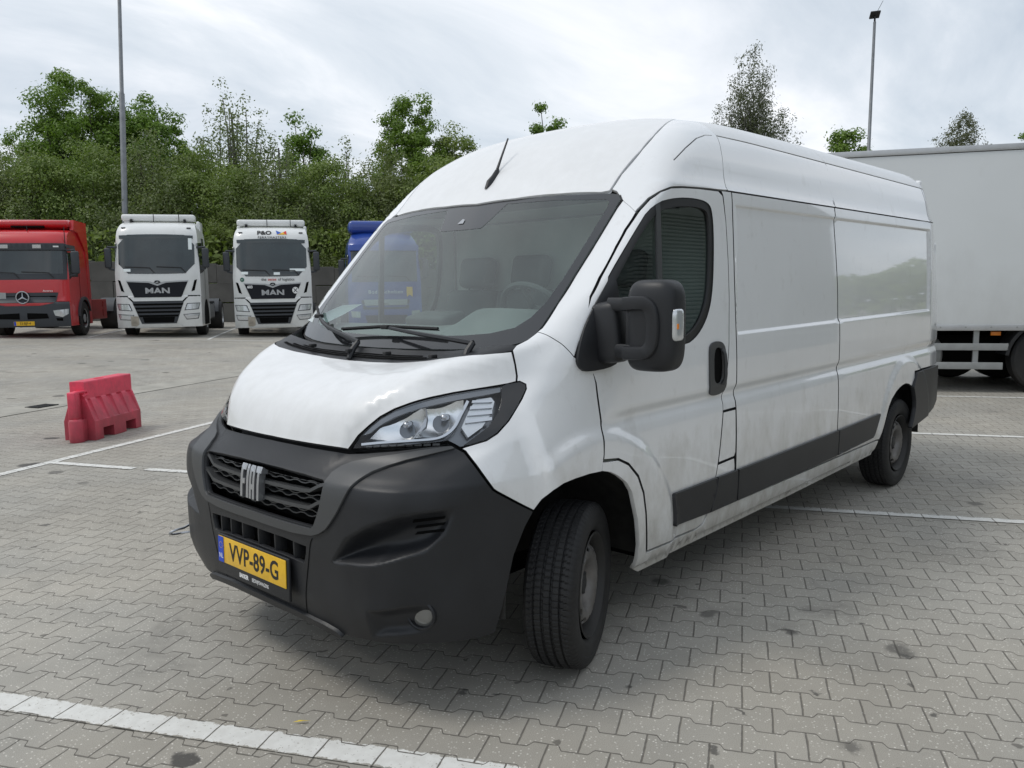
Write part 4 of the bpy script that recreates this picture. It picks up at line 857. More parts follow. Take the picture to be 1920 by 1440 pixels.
def paving(name,paint=False,ox=.300,oy=-.777,ang=116.5):
    m=bpy.data.materials.new(name); m.use_nodes=True; nt=m.node_tree; Ex.nt=nt; bs=nt.nodes['Principled BSDF']
    tcn=nn(nt,'ShaderNodeTexCoord'); vec=tcn.outputs['Object']; sp=nn(nt,'ShaderNodeSeparateXYZ'); nt.links.new(vec,sp.inputs[0]); x=Ex(sp.outputs[0])-ox; y=Ex(sp.outputs[1])-oy
    wob=(noise(vec,7,2)-.5)*.010
    c,s=cos(RA(ang)),sin(RA(ang)); u=x*c+y*s+wob; v=y*c-x*s+wob
    L,H=.2155,.1475
    def wave(uu):
        p=Ex.op('FRACT',uu/L); up_=mr(p,.40,.52); dn=mr(p,.90,1.0); return (up_-dn)*.031-.013
    k0=Ex.op('FLOOR',v/H)
    d0=v-k0*H-wave(u-k0*(L/2)); d1=v-(k0+1)*H-wave(u-(k0+1)*(L/2))
    row=k0-Ex.op('LESS_THAN',d0,0.)+Ex.op('GREATER_THAN',d1,0.)
    dw=Ex.op('MINIMUM',Ex.op('ABSOLUTE',d0),Ex.op('ABSOLUTE',d1))
    q=(u-.163-(row+1)*(L/2))/L; col=Ex.op('FLOOR',q+.5); dj=Ex.op('ABSOLUTE',q-col)*L
    blk=Ex.op('FLOOR',q)
    dist=Ex.op('MINIMUM',dw,dj)
    jn=noise(vec,30,3)*.004
    joint=mr(dist+jn,.0028,.0072,1.,0.)
    cb=nn(nt,'ShaderNodeCombineXYZ'); nt.links.new(row.o,cb.inputs[0]); nt.links.new(blk.o,cb.inputs[1])
    wn=nn(nt,'ShaderNodeTexWhiteNoise'); wn.noise_dimensions='2D'; nt.links.new(cb.outputs[0],wn.inputs['Vector']); rnd_=Ex(wn.outputs['Value'])
    big=noise(vec,.35,4,.6); mid=noise(vec,2.2,5,.6)
    tone=(rnd_*.11+.945)*mr(big,.3,.7,.88,1.10)*mr(mid,.3,.7,.93,1.06)
    base=mixc(mr(noise(vec,.8,3),.35,.65),(.425,.398,.345),(.395,.378,.338))
    cc=nn(nt,'ShaderNodeCombineColor'); 
    for k in range(3): nt.links.new(tone.o,cc.inputs[k])
    base=mixc(1.0,base,Ex(cc.outputs[0]),'MULTIPLY')
    # exposed aggregate: fine grain, pale flecks, dark pores
    gr=noise(vec,330,3,.7); base=mixc(mr(gr,.35,.62,0,.38),base,(.10,.095,.085))
    vo=nn(nt,'ShaderNodeTexVoronoi'); vo.voronoi_dimensions='2D'; vo.inputs['Scale'].default_value=75; nt.links.new(vec,vo.inputs['Vector']); vd=Ex(vo.outputs['Distance']); sc_=nn(nt,'ShaderNodeSeparateColor'); nt.links.new(vo.outputs['Color'],sc_.inputs[0])
    fl=mr(vd,.30,.16)*Ex.op('GREATER_THAN',Ex(sc_.outputs[0]),.80)
    base=mixc(fl*(Ex(sc_.outputs[1])*.5+.2),base,(.80,.77,.70))
    # oil spots
    vo2=nn(nt,'ShaderNodeTexVoronoi'); vo2.voronoi_dimensions='2D'; vo2.inputs['Scale'].default_value=1.5; vo2.inputs['Randomness'].default_value=1; wv=nn(nt,'ShaderNodeVectorMath',operation='ADD'); nt.links.new(vec,wv.inputs[0])
    nz3=nn(nt,'ShaderNodeTexNoise'); nz3.inputs['Scale'].default_value=6; nz3.inputs['Detail'].default_value=4; nt.links.new(vec,nz3.inputs['Vector']); vs=nn(nt,'ShaderNodeVectorMath',operation='SCALE'); vs.inputs['Scale'].default_value=.16; nt.links.new(nz3.outputs['Color'],vs.inputs[0]); nt.links.new(vs.outputs[0],wv.inputs[1]); nt.links.new(wv.outputs[0],vo2.inputs['Vector'])
    sc2=nn(nt,'ShaderNodeSeparateColor'); nt.links.new(vo2.outputs['Color'],sc2.inputs[0]); rr=Ex(sc2.outputs[1])
    spot=mr(Ex(vo2.outputs['Distance'])/(rr*rr*.16+.02),1.05,.7)*Ex.op('GREATER_THAN',Ex(sc2.outputs[0]),.82)
    base=mixc(spot*(Ex(sc2.outputs[2])*.6+.25),base,(.045,.043,.042))
    wx=(noise(vec,9,4,.65)-.5)*.14; wy=(noise(vec,8.3,4,.65)-.5)*.14
    for (sx,sy,sr) in OIL:
        ax_=Ex(sp.outputs[0])-sx+wx; ay_=Ex(sp.outputs[1])-sy+wy; dd_=Ex.op('SQRT',ax_*ax_+ay_*ay_); base=mixc(mr(dd_,sr*1.15,sr*.45)*(.75 if sr<.04 else .6),base,(.05,.048,.046))
    vo4=nn(nt,'ShaderNodeTexVoronoi'); vo4.voronoi_dimensions='2D'; vo4.inputs['Scale'].default_value=9.; nt.links.new(wv.outputs[0],vo4.inputs['Vector']); sc4=nn(nt,'ShaderNodeSeparateColor'); nt.links.new(vo4.outputs['Color'],sc4.inputs[0])
    base=mixc(mr(Ex(vo4.outputs['Distance']),.14,.09)*Ex.op('GREATER_THAN',Ex(sc4.outputs[0]),.955)*.6,base,(.05,.045,.04))
    stain=mr(noise(vec,1.1,6,.7,.6),.55,.74,0,.55); base=mixc(stain,base,(.13,.125,.115))
    base=mixc(joint*.72,base,(.075,.068,.058))
    h=Ex.op('SUBTRACT',(1-joint)*.0035,0)+gr*.0006
    if paint:
        edge=noise(vec,28,5,.7); sp_=nn(nt,'ShaderNodeSeparateXYZ'); nt.links.new(tcn.outputs['UV'],sp_.inputs[0]); uvx=Ex(sp_.outputs[0])
        dd=Ex.op('MINIMUM',uvx,1-uvx)            # across the stripe 0..1
        msk=mr(dd*.5+edge*.24,.135,.155)*mr(noise(vec,60,4,.75),.66,.60)*(1-mr(joint,.3,.75))*mr(noise(vec,1.6,4,.6),.74,.66)
        base=mixc(msk*.97,base,mixc(mr(noise(vec,22,4),.3,.7,0,.5),(.70,.70,.67),(.56,.55,.52)))
    nt.links.new(base.o,bs.inputs['Base Color']); bs.inputs['Roughness'].default_value=.82; bs.inputs['Specular IOR Level'].default_value=.3
    bp=nn(nt,'ShaderNodeBump'); bp.inputs['Strength'].default_value=.8; bp.inputs['Distance'].default_value=1.; nt.links.new(h.o,bp.inputs['Height']); nt.links.new(bp.outputs[0],bs.inputs['Normal'])
    return m
M['paving']=paving('block_paving'); M['paint']=paving('road_paint',True)
S_=600; d_=Vector((-.901,-.434)); n_=Vector((GNX,GNY)); p0=Vector((GPX,GPY))
def gp3(a,b): p=p0+d_*a+n_*b; return (p.x,p.y,gz(p.x,p.y))
b=B(); rows=[-S_,-20,0,40]; V=[]
for bb in (-S_,0,45): V+=[gp3(-S_,bb),gp3(S_,bb)]
q1,q2=gp3(-S_,45),gp3(S_,45); p_=p0+d_*(-S_)+n_*S_; p2=p0+d_*S_+n_*S_; V+=[(p_.x,p_.y,q1[2]),(p2.x,p2.y,q2[2])]
b.add(V,[(0,1,3,2),(2,3,5,4),(4,5,7,6)]); g=b.obj('ground',['paving'],smooth=False)
# face orientation up
me=g.data; bm=bmesh.new(); bm.from_mesh(me); [f.normal_flip() for f in bm.faces if f.normal.z<0]; bm.to_mesh(me); bm.free(); tag(g,'grey interlocking block paving of the truck park','paving',kind='structure')
def stripe(a,b_,w,nm='parking_line',z=.004,lab=None):
    a=Vector(a);b_=Vector(b_); t=(b_-a).normalized(); n=Vector((-t.y,t.x))*w/2; k=max(1,int((b_-a).length/2)); V=[];F=[];UV=[]
    for i in range(k+1):
        p=a+(b_-a)*i/k
        for sgn in(-1,1): q=p+n*sgn; V.append((q.x,q.y,gz(q.x,q.y)+z)); UV.append(((sgn+1)/2,i/k))
    F=[(2*i,2*i+2,2*i+3,2*i+1) for i in range(k)]
    me=bpy.data.meshes.new(nm); me.from_pydata(V,[],F); uv=me.uv_layers.new(name='uv'); 
    for l in me.loops: uv.data[l.index].uv=UV[l.vertex_index]
    me.materials.append(M['paint']); o=bpy.data.objects.new(nm,me); COL.objects.link(o)
    if me.polygons[0].normal.z<0: me.flip_normals()
    return tag(o,lab or 'worn white painted bay line on the paving','line',kind='structure')
stripe((1.90,-2.72),(-1.2,3.25),.118); stripe((3.2,-3.49),(-4.2,-6.95),.11); stripe((-.93,-5.47),(-1.35,-4.50),.095,z=.005); stripe((-1.41,-4.37),(-5.6,4.3),.095,z=.005)
stripe((-6.95,-.72),(-9.6,4.9),.10); stripe((-9.9,-1.9),(-13.2,4.6),.10)
fa_=Vector((-1.9,-27.5)); fb_=Vector((-17.5,-13.5)); stripe((-.2,-28.55),(-16.9,-14.2),.12)
for k in range(5):
    q=Vector((-7.59,-22.73))+Vector((2.52,-2.46))*(1-k); t=Vector((-.596,-.803)); stripe(q+t*.0,q+t*7.5,.11,z=.006)
# concrete gutter: two shallow kerb strips with a channel
M['gutter']=mat('gutter_concrete',(.34,.325,.285),.85,noise=(3,.18,8),bump=(60,.002))
V=[];b=B()
prof=[(-.30,.003),(-.26,.004),(-.04,-.0),(.04,.0),(.26,.013),(.30,.012)]
n=60; 
for i in range(n+1):
    a=-16+i*40/n
    for (o_,z) in prof: p=p0+d_*a+n_*o_; V.append((p.x,p.y,z+.004+max(0,o_)*GK))
k=len(prof); F=[(i*k+j,i*k+j+1,(i+1)*k+j+1,(i+1)*k+j) for i in range(n) for j in range(k-1)]
o=mk('gutter',V,F,['gutter'],smooth=True); 
if o.data.polygons[0].normal.z<0: o.data.flip_normals()
tag(o,'shallow concrete drainage gutter crossing the paving','gutter',kind='structure')
b=B(); p=p0+d_*.62; 
for k in range(4): q=p0+d_*(.35+.14*k)+n_*-.02; b.box((q.x,q.y,.012),(.07,.13,.012),rot=Matrix.Rotation(math.atan2(d_.y,d_.x),3,'Z'))
b=B(); c_=p0+d_*.68; R_=Matrix.Rotation(math.atan2(d_.y,d_.x),3,'Z')
for k in range(6):
    q=c_+d_*(-.15+.06*k); b.box((q.x,q.y,.014),(.025,.22,.012),rot=R_)
for s in(-1,1): q=c_+n_*(.11*s); b.box((q.x,q.y,.014),(.36,.02,.012),rot=R_)
tag(b.obj('drain_grate',['seam'],smooth=False),'small dark drain grate in the gutter beside the red barrier','grate')
b=B(); b.tube([(-.15+.3,-.9-.02,.006)],.01) if False else None
M['leafy']=mat('yellow_leaf',(.75,.55,.03),.6)
lp=(.116,.255)
# small yellow leaf on the paving
b=B(); b.add([(.072,.222,.008),(.050,.235,.012),(.020,.262,.007),(.046,.252,.013)],[(0,1,3),(1,2,3)]); o=b.obj('fallen_leaf',['leafy'],smooth=False); o.location=(.055,.215,0); tag(o,'small yellow leaf lying on the paving in front of the van','leaf')
# ---------------------------------------------------------------- red plastic barrier
M['redplast']=mat('red_plastic',(.80,.065,.125),.42,spec=.4,noise=(5,.16),dirt=[((.10,.03,.03),.55,0.,.62,7.),((.20,.07,.07),.35,.3,.9,26.)])
br=empty('plastic_barrier',(-1.95,-6.725,0),math.atan2(.54,.726),'red plastic ballast barrier with ribbed sides standing on the paving','barrier')
# local: x along (towards the left end in the picture), y towards camera
Lx,Wy,Hh=.90,.36,.648
def bsec(x,rib):      # cross section polygon (y,z)
    e=.0 if rib else .028
    return [(Wy/2,.0),(Wy/2,.215),(Wy/2-.004-e*.3,.22),(.098-e,.44),(.085,.46),(.085,Hh-.012),(.078,Hh),(-.078,Hh),(-.085,Hh-.012),(-.085,.46),(-.098+e,.44),(-Wy/2+.004+e*.3,.22),(-Wy/2,.215),(-Wy/2,.0)]
xs=[-Lx/2]; ribs=[True]
for k in range(5):
    c0=-Lx/2+.03+k*.195; 
    xs+= [c0,c0+.012,c0+.095,c0+.107] if k<4 else [c0,c0+.012,c0+.05,c0+.06]
    ribs+=[True,False,False,True]
xs=[x for x in xs if x<=Lx/2]; ribs=ribs[:len(xs)]; xs.append(Lx/2); ribs.append(True)
V=[(x,y,z) for x,r in zip(xs,ribs) for y,z in bsec(x,r)]; k=14
F=[(i*k+j,i*k+(j+1)%k,(i+1)*k+(j+1)%k,(i+1)*k+j) for i in range(len(xs)-1) for j in range(k)]+[tuple(reversed(range(k))),tuple((len(xs)-1)*k+j for j in range(k))]
body=mk('barrier_body',V,F,['redplast'],br,smooth=False)
bm=bmesh.new(); bm.from_mesh(body.data); bmesh.ops.recalc_face_normals(bm,faces=bm.faces); bm.to_mesh(body.data); bm.free()
cut=B()
for x in (-.235,.20): cut.box((x,0,.055),(.20,1.0,.13))
cut.lathe([(0,Hh-.05),(.055,Hh-.05),(.055,Hh+.05),(0,Hh+.05)],c=(.05,0,0),ax='z',n=20)
co_=cut.obj('cutter',['redplast'],smooth=False)
bm=bmesh.new(); bm.from_mesh(co_.data); bmesh.ops.remove_doubles(bm,verts=bm.verts,dist=1e-5); bmesh.ops.recalc_face_normals(bm,faces=bm.faces); bm.to_mesh(co_.data); bm.free()
md=body.modifiers.new('cut','BOOLEAN'); md.object=co_; md.solver='EXACT'; co_.location=(0,0,0); body_mw=body.parent; 
body.parent=None; bpy.context.view_layer.update(); dg=bpy.context.evaluated_depsgraph_get(); nm_=bpy.data.meshes.new_from_object(body.evaluated_get(dg)); body.modifiers.clear(); body.data=nm_; body.parent=br; bpy.data.objects.remove(co_)
bv=body.modifiers.new('b','BEVEL'); bv.width=.008; bv.segments=2; bv.limit_method='ANGLE'
# coupling drum and hook column at the left end
b=B(); b.lathe([(0,0),(.072,0),(.075,.02),(.075,.225),(.068,.24),(.060,.25),(0,.25)],c=(Lx/2+.10,.03,0),ax='z',n=28); b.box((Lx/2+.03,.03,.12),(.10,.13,.24),bev=.01); b.obj('coupling_foot',['redplast'],br)
b=B(); b.box((Lx/2+.085,.01,.385),(.085,.10,.32),bev=.014); b.box((Lx/2+.02,.01,.34),(.08,.06,.42),bev=.012); b.obj('coupling_column',['redplast'],br)
b=B(); b.tube([(Lx/2+.10,.03,.535),(Lx/2+.03,.06,.54),(Lx/2-.03,.09,.545),(Lx/2-.04,.095,.51),(Lx/2+.02,.07,.49)],.014,8); b.obj('coupling_hook',['redplast'],br)
# ---------------------------------------------------------------- concrete block wall
M['conc']=mat('wall_concrete',(.115,.11,.10),.9,noise=(1.3,.22,8),bump=(25,.004),dirt=[((.07,.07,.06),.5,3.3,1.9,1.6),((.10,.10,.08),.35,.2,1.6,2.4)])
W0=Vector((-14.6,-29.7)); WD=Vector((-.83,.55)).normalized(); WN=Vector((.55,.83)).normalized()
wl=empty('concrete_wall',(W0.x,W0.y,0),0,'grey wall of stacked concrete blocks behind the parked trucks','wall')
random.seed(4)
for r in range(3):
    b=B()
    for k in range(-14,20):
        x=(k+(r%2)*.5)*1.6; p=WD*x; zb=gz(W0.x+p.x,W0.y+p.y); 
        zb=round(zb/.02)*.02
        b.box((p.x+random.uniform(-.012,.012),p.y+random.uniform(-.012,.012),zb+.4+r*.8),(1.588,.8,.788),rot=Matrix.Rotation(math.atan2(WD.y,WD.x),3,'Z'),bev=.018)
    o=b.obj('block_course',['conc'],wl,smooth=False)
# ---------------------------------------------------------------- lamp posts
M['galv']=mat('galvanised_steel',(.19,.20,.21),.5,metal=.5,noise=(4,.15))
def post(nm,p0_,p1_,r0,r1,step,lab):
    e=empty(nm,p0_,0,lab,'lamp post'); v=Vector(p1_)-Vector(p0_); b=B(); b.tube([Vector((0,0,0)),v*step,v*(step+.004),v],[r0,r0*.86,r0*.62,r1],12); b.obj('pole',['galv'],e); return e,v
e1,v1=post('lamp_post',(-13.2,-33.6,gz(-13.2,-33.6)),(-14.6,-35.2,18.5),.135,.07,.55,'tall grey lamp post rising behind the wall left of the first white truck')
e2,v2=post('lamp_post',(-42.2,-12.1,0),(-43.76,-12.47,15.3),.14,.07,.55,'tall lamp post with floodlight head above the white box trailer')
nz_=(Vector((-fw.x,-fw.y,0)).normalized()*.60+Vector((0,0,-.80))).normalized(); xx_=(Vector(r2)+Vector((0,0,.22))).normalized(); yy_=nz_.cross(xx_).normalized(); xx_=yy_.cross(nz_); Rq=Matrix((xx_,yy_,nz_)).transposed()
b=B(); b.box(v2+Vector((0,0,.36)),(.50,.42,.09),rot=Rq,bev=.02); b.tube([v2,v2+Vector((0,0,.28))],.05,8); b.obj('floodlight',['galv2' if 'galv2' in M else 'seam'],e2)
b=B(); b.tube([v2+Vector((0,0,.3)),v2+Vector((-.1,.35,1.0))],.012,5); b.obj('antenna_rod',['seam'],e2)
b=B(); b.tube([v1,v1+Vector((0,0,.2))],.05,8); b.box(v1+Vector((0,0,.25)),(.3,.5,.1)); b.obj('floodlight',['seam'],e1)
# ---------------------------------------------------------------- box trailer on the right
M['trailer_white']=mat('trailer_panel',(.70,.725,.735),.45,coat=.2,noise=(.7,.03,6),dirt=[((.35,.35,.33),.35,.9,2.2,1.2)])
M['alu']=mat('aluminium',(.50,.51,.52),.35,metal=.5,noise=(6,.08)); M['alu2']=mat('grey_aluminium',(.33,.34,.34),.5,metal=.2,noise=(8,.1))
ta=RA(118); tt=Vector((cos(ta),sin(ta),0)); tn=Vector((cos(ta+pi/2),sin(ta+pi/2),0))   # tn points away from camera?
if tn.dot(Vector((CPOS[0]+11.69,CPOS[1]-.557,0)))>0: tn=-tn
tr=empty('box_trailer',(-11.6925,.557,0),ta,'white box trailer parked behind the van, grey side guards','trailer')
inv=1 if Vector((-sin(ta),cos(ta),0)).dot(tn)>0 else -1      # local y sign of the far side
def TB(nm,x0,x1,y0,y1,z0,z1,mt,bev=.0): b=B(); b.box(((x0+x1)/2,inv*(y0+y1)/2,(z0+z1)/2),(x1-x0,abs(y1-y0),z1-z0),bev=bev); return b.obj(nm,[mt],tr,smooth=bev>0)
TB('box_body',-7.5,2.15,.004,2.5,.99,3.42,'trailer_white'); TB('top_rail',-7.52,2.17,-.012,2.51,3.43,3.515,'alu',.008); TB('bottom_rail',-7.52,2.17,-.016,2.51,.905,.992,'alu',.006)
b=B()
for k in range(28): b.lathe([(0,-.020*inv),(.012,-.020*inv),(.014,-.014*inv)],c=(-7.3+k*.33,0,.955),n=8)
b.obj('rail_rivets',['alu2'],tr)
TB('side_guard',-3.6,-.13,-.0,.03,.62,.72,'alu2',.004); TB('side_guard',-3.6,-.19,-.0,.03,.345,.445,'alu2',.004)
for x in (-3.2,-1.9,-.54): TB('guard_bracket',x-.035,x+.035,.034,.07,.36,.91,'alu2')
TB('side_marker',-.335,-.205,.10,.13,.83,.885,'amber',.004); TB('chassis_frame',-7.3,2.05,.75,1.75,.62,.903,'dark')
b=B(); b.lathe([(0,-.45),(.20,-.45),(.235,-.42),(.235,.42),(.20,.45),(0,.45)],c=(-1.35,inv*.55,.52),ax='x',n=28); b.obj('air_tank',['alu2'],tr)
TB('guard_backing',-2.9,-1.9,.3,.7,.35,.85,'dark',.02); TB('axle_assembly',-.9,2.6,.62,1.9,.30,.80,'dark')  # black box added behind the guard to fill the dark see-through space
def twheel(par,c,r,w_,side=1,hub='steel',nm='wheel'):
    W=empty(nm,c); W.parent=par
    b=B(); b.lathe([(r*.56,-w_/2),(r*.62,-w_/2*1.02),(r*.93,-w_/2),(r,-w_/2*.8),(r,w_/2*.8),(r*.93,w_/2),(r*.62,w_/2*1.02),(r*.56,w_/2)],n=40)
    V=b.V; b.obj('tyre',['rubber'],W)
    b=B(); s=side; b.lathe([(r*.56,w_/2*s),(r*.53,w_/2*.9*s),(r*.50,w_/2*.2*s),(r*.42,w_/2*.1*s),(r*.26,w_/2*.5*s),(r*.24,w_/2*.95*s),(r*.12,w_/2*1.0*s),(0,w_/2*1.0*s)],n=32); b.obj('rim',[hub],W,sharp=30); return W
for x in (.43,1.55,-.95+.0):
    if x>0: twheel(tr,(x,inv*.19,.50),.50,.30,-inv)
    twheel(tr,(x if x>0 else .05,inv*2.25,.50),.50,.34,inv) if x>0 else None
twheel(tr,(-.33,inv*2.3,.48),.48,.32,inv)
b=B(); A=np.linspace(.12,pi-.12,16); V=[(.43+.60*cos(a),inv*y,.50+.60*sin(a)-.02) for a in A for y in (.0,.42)]; b.add(V,[(2*i,2*i+1,2*i+3,2*i+2) for i in range(15)]); V2=[(.43+rr*cos(a),inv*.0,.50+rr*sin(a)-.02) for a in A for rr in(.555,.60)]; b.add(V2,[(2*i,2*i+1,2*i+3,2*i+2) for i in range(15)]); b.obj('mudguard',['plast'],tr)
b=B(); b.box((2.05,inv*1.25,.75),(.12,1.9,.5)); b.obj('rear_frame',['dark'],tr,smooth=False)
b=B(); b.box((-6.9,inv*1.2,.46),(.25,1.6,.92)); b.obj('landing_leg',['dark'],tr,smooth=False)
# ---------------------------------------------------------------- tractor units
M['tw']=mat('truck_white',(.70,.71,.70),.3,coat=.6,noise=(2,.03),dirt=[((.35,.33,.28),.4,.1,1.0,3.)])
M['tr']=mat('truck_red',(.50,.012,.018),.32,coat=.6,noise=(2,.05)); M['tb']=mat('truck_blue',(.014,.05,.27),.3,coat=.6,noise=(2,.05)); M['tredk']=mat('truck_red_frame',(.20,.012,.012),.5,noise=(5,.2))
M['tglass']=mat('truck_glass',(.016,.024,.025),.04,spec=.9,noise=(1.3,.5,4)); M['tgrey']=mat('truck_grey_plastic',(.035,.04,.047),.5); M['tblk']=mat('truck_black',(.006,.007,.012),.35,spec=.25)
M['beige']=mat('worn_plate',(.36,.32,.26),.7,noise=(6,.3)); M['green']=mat('sticker_green',(.02,.12,.08),.5); M['redtxt']=mat('ink_red',(.6,.04,.03),.5); M['bluetxt']=mat('ink_blue',(.02,.10,.45),.5)
def pwl(xs,ys): return lambda v: np.interp(v,xs,ys)
def truck(name,pos,face,label,body,Z,W=1.22,group=None,depth=2.25,xfz=None,top=3.38):
    """cab mesh; Z list of levels; xfz(z) front profile; returns (root, plate fn)"""
    R=empty(name,(pos[0],pos[1],gz(*pos)),face,label,'truck',group)
    wz=lambda z: W-.05*np.clip((z-1.9)/1.0,0,1)-.14*np.clip((z-2.9)/.5,0,1.2)**2
    xf=lambda y,z: xfz(z)-.03*y*y-.16*(np.abs(y)/W)**7
    def f(c):
        c=np.asarray(c,float); y,z=c[:,0],c[:,1]; x=xf(y,z); e=.01
        dx=(xf(y+e,z)-xf(y-e,z))/(2*e); dz=(xf(y,z+e)-xf(y,z-e))/(2*e); N=np.stack([np.ones(len(c)),-dx,-dz],-1); return np.stack([x,y,z],-1),N/np.linalg.norm(N,axis=1,keepdims=True)
    t=np.linspace(-1,1,25); V=[]
    for z in Z:
        w=float(wz(z)); V.append((-depth,-w,z)); V.append((-depth*.5,-w,z)); 
        for s in t: yy=s*w; V.append((float(xf(np.array(s*W*.995),np.array(z)))-.0, yy, z))
        V.append((-depth*.5,w,z)); V.append((-depth,w,z))
    k=len(t)+4; F=[(i*k+j,i*k+(j+1)%k,(i+1)*k+(j+1)%k,(i+1)*k+j) for i in range(len(Z)-1) for j in range(k)]
    F+=[tuple(reversed(range(k))),tuple((len(Z)-1)*k+j for j in range(k))]
    mk('cab',V,F,[body],R,sharp=38)
    def P(nm,poly,mt,off=.012,dep=.02,h=.2,sm=True,par=None,sym_=False):
        o=[plate(nm,poly,f,par or R,[mt],h=h,off=off,depth=dep,lip=0,inset=0,smooth=sm)[0]]
        if sym_: o.append(plate(nm,[(-a,b_) for a,b_ in poly],f,par or R,[mt],h=h,off=off,depth=dep,lip=0,inset=0,smooth=sm)[0])
        return o
    def S(nm,poly,mt,s=1,off=.01,dep=.02):      # side plate, poly (x,z)
        def fs(c): c=np.asarray(c,float); y=wz(c[:,1]); return np.stack([c[:,0],s*y,c[:,1]],-1),np.tile([0,1.*s,0],(len(c),1))
        return plate(nm,poly,fs,R,[mt],h=.3,off=off,depth=dep,lip=0,inset=0)[0]
    return R,P,S,f
def running_gear(R,side_mt,wb=3.7,tank='alu2',skirt=None):
    for x,tw in ((-1.40,.0),(-1.40-wb,.0)):
        for s in (1,-1):
            twheel(R,(x,s*1.06,.50),.50,.31 if x>-2 else .56,s,'alu' if side_mt!='tr' else 'alu2')
    b=B(); b.box((-3.9,0,.78),(5.2,.86,.30)); b.box((-1.2,0,.62),(1.9,1.5,.5)); b.box((-5.1,0,.55),(.3,1.8,.3)); b.obj('chassis',['dark'],R,smooth=False)
    if skirt:
        for s in (1,-1): b=B(); b.box((-3.1,s*1.16,.74),(1.75,.06,.62),bev=.02); b.box((-3.55,s*1.20,.62),(.18,.02,.2)); b.box((-3.55,s*1.20,.90),(.14,.02,.16)); b.obj('side_skirt',[skirt],R)
    else:
        for s in (1,-1): b=B(); b.box((-3.2,s*.95,.70),(1.5,.5,.58),bev=.10); b.obj('fuel_tank',['alu'],R); b=B(); [b.box((-2.7-.35*k,s*.95,.72),(.05,.53,.60),bev=.1) for k in range(4)]; b.obj('tank_strap',['plast'],R)
    b=B(); b.box((-4.9,0,1.02),(.9,.8,.08),bev=.03); b.obj('fifth_wheel',['dark'],R)
    for s in (1,-1):
        b=B(); A=np.linspace(.25,pi-.25,12); V=[(-1.40-wb+.62*cos(a),s*y,.50+.60*sin(a)) for a in A for y in(.78,1.26)]; b.add(V,[(2*i,2*i+1,2*i+3,2*i+2) for i in range(11)]); b.obj('rear_mudguard',['tgrey'],R)
def truck_mirror(R,s,y0,z0,z1,x=-.28,w_=.20):
    m=empty('truck_mirror'); m.parent=R
    b=B(); b.box((x,s*(y0+w_/2),(z0+z1)/2),(.14,w_,z1-z0),bev=.05); b.obj('mirror_housing',['tgrey'],m)
    b=B(); b.tube([(x-.05,s*1.15,z1+.02),(x,s*(y0+w_*.5),z1+.03),(x,s*(y0+w_*.6),z1-.05)],.03,8); b.obj('mirror_arm',['tgrey'],m); b=B(); b.tube([(x-.05,s*1.15,z0-.06),(x,s*(y0+w_*.4),z0-.02),(x,s*(y0+w_*.5),z0+.05)],.03,8); b.obj('mirror_arm',['tgrey'],m)
FT=lambda R,f,y,z,off=.03:(lambda PN: (Vector(PN[0][0])+Vector(PN[1][0])*off,Vector(PN[1][0])))(f(np.array([[y,z]])))
def ftext(R,f,txt,y,z,size,mt,off=.028,sx=1.,bold=0.,ext=.003,spacing=1.,nm='lettering'):
    p,n=FT(R,f,y,z,off); up_=Vector((0,0,1)); up_=(up_-n*up_.dot(n)).normalized(); return text_mesh(nm,txt,size,mt,R,frame(p,Vector((0,1,0)),up_),ext,sx,bold=bold,spacing=spacing)
def wipers_t(R,P,z):
    for y0 in (-.05,.85): P('truck_wiper',[(y0,z),(y0-.14,z+.16),(y0-.85,z+.19),(y0-.85,z+.165),(y0-.16,z+.135),(y0-.03,z)],'seam',off=.03,dep=.01)
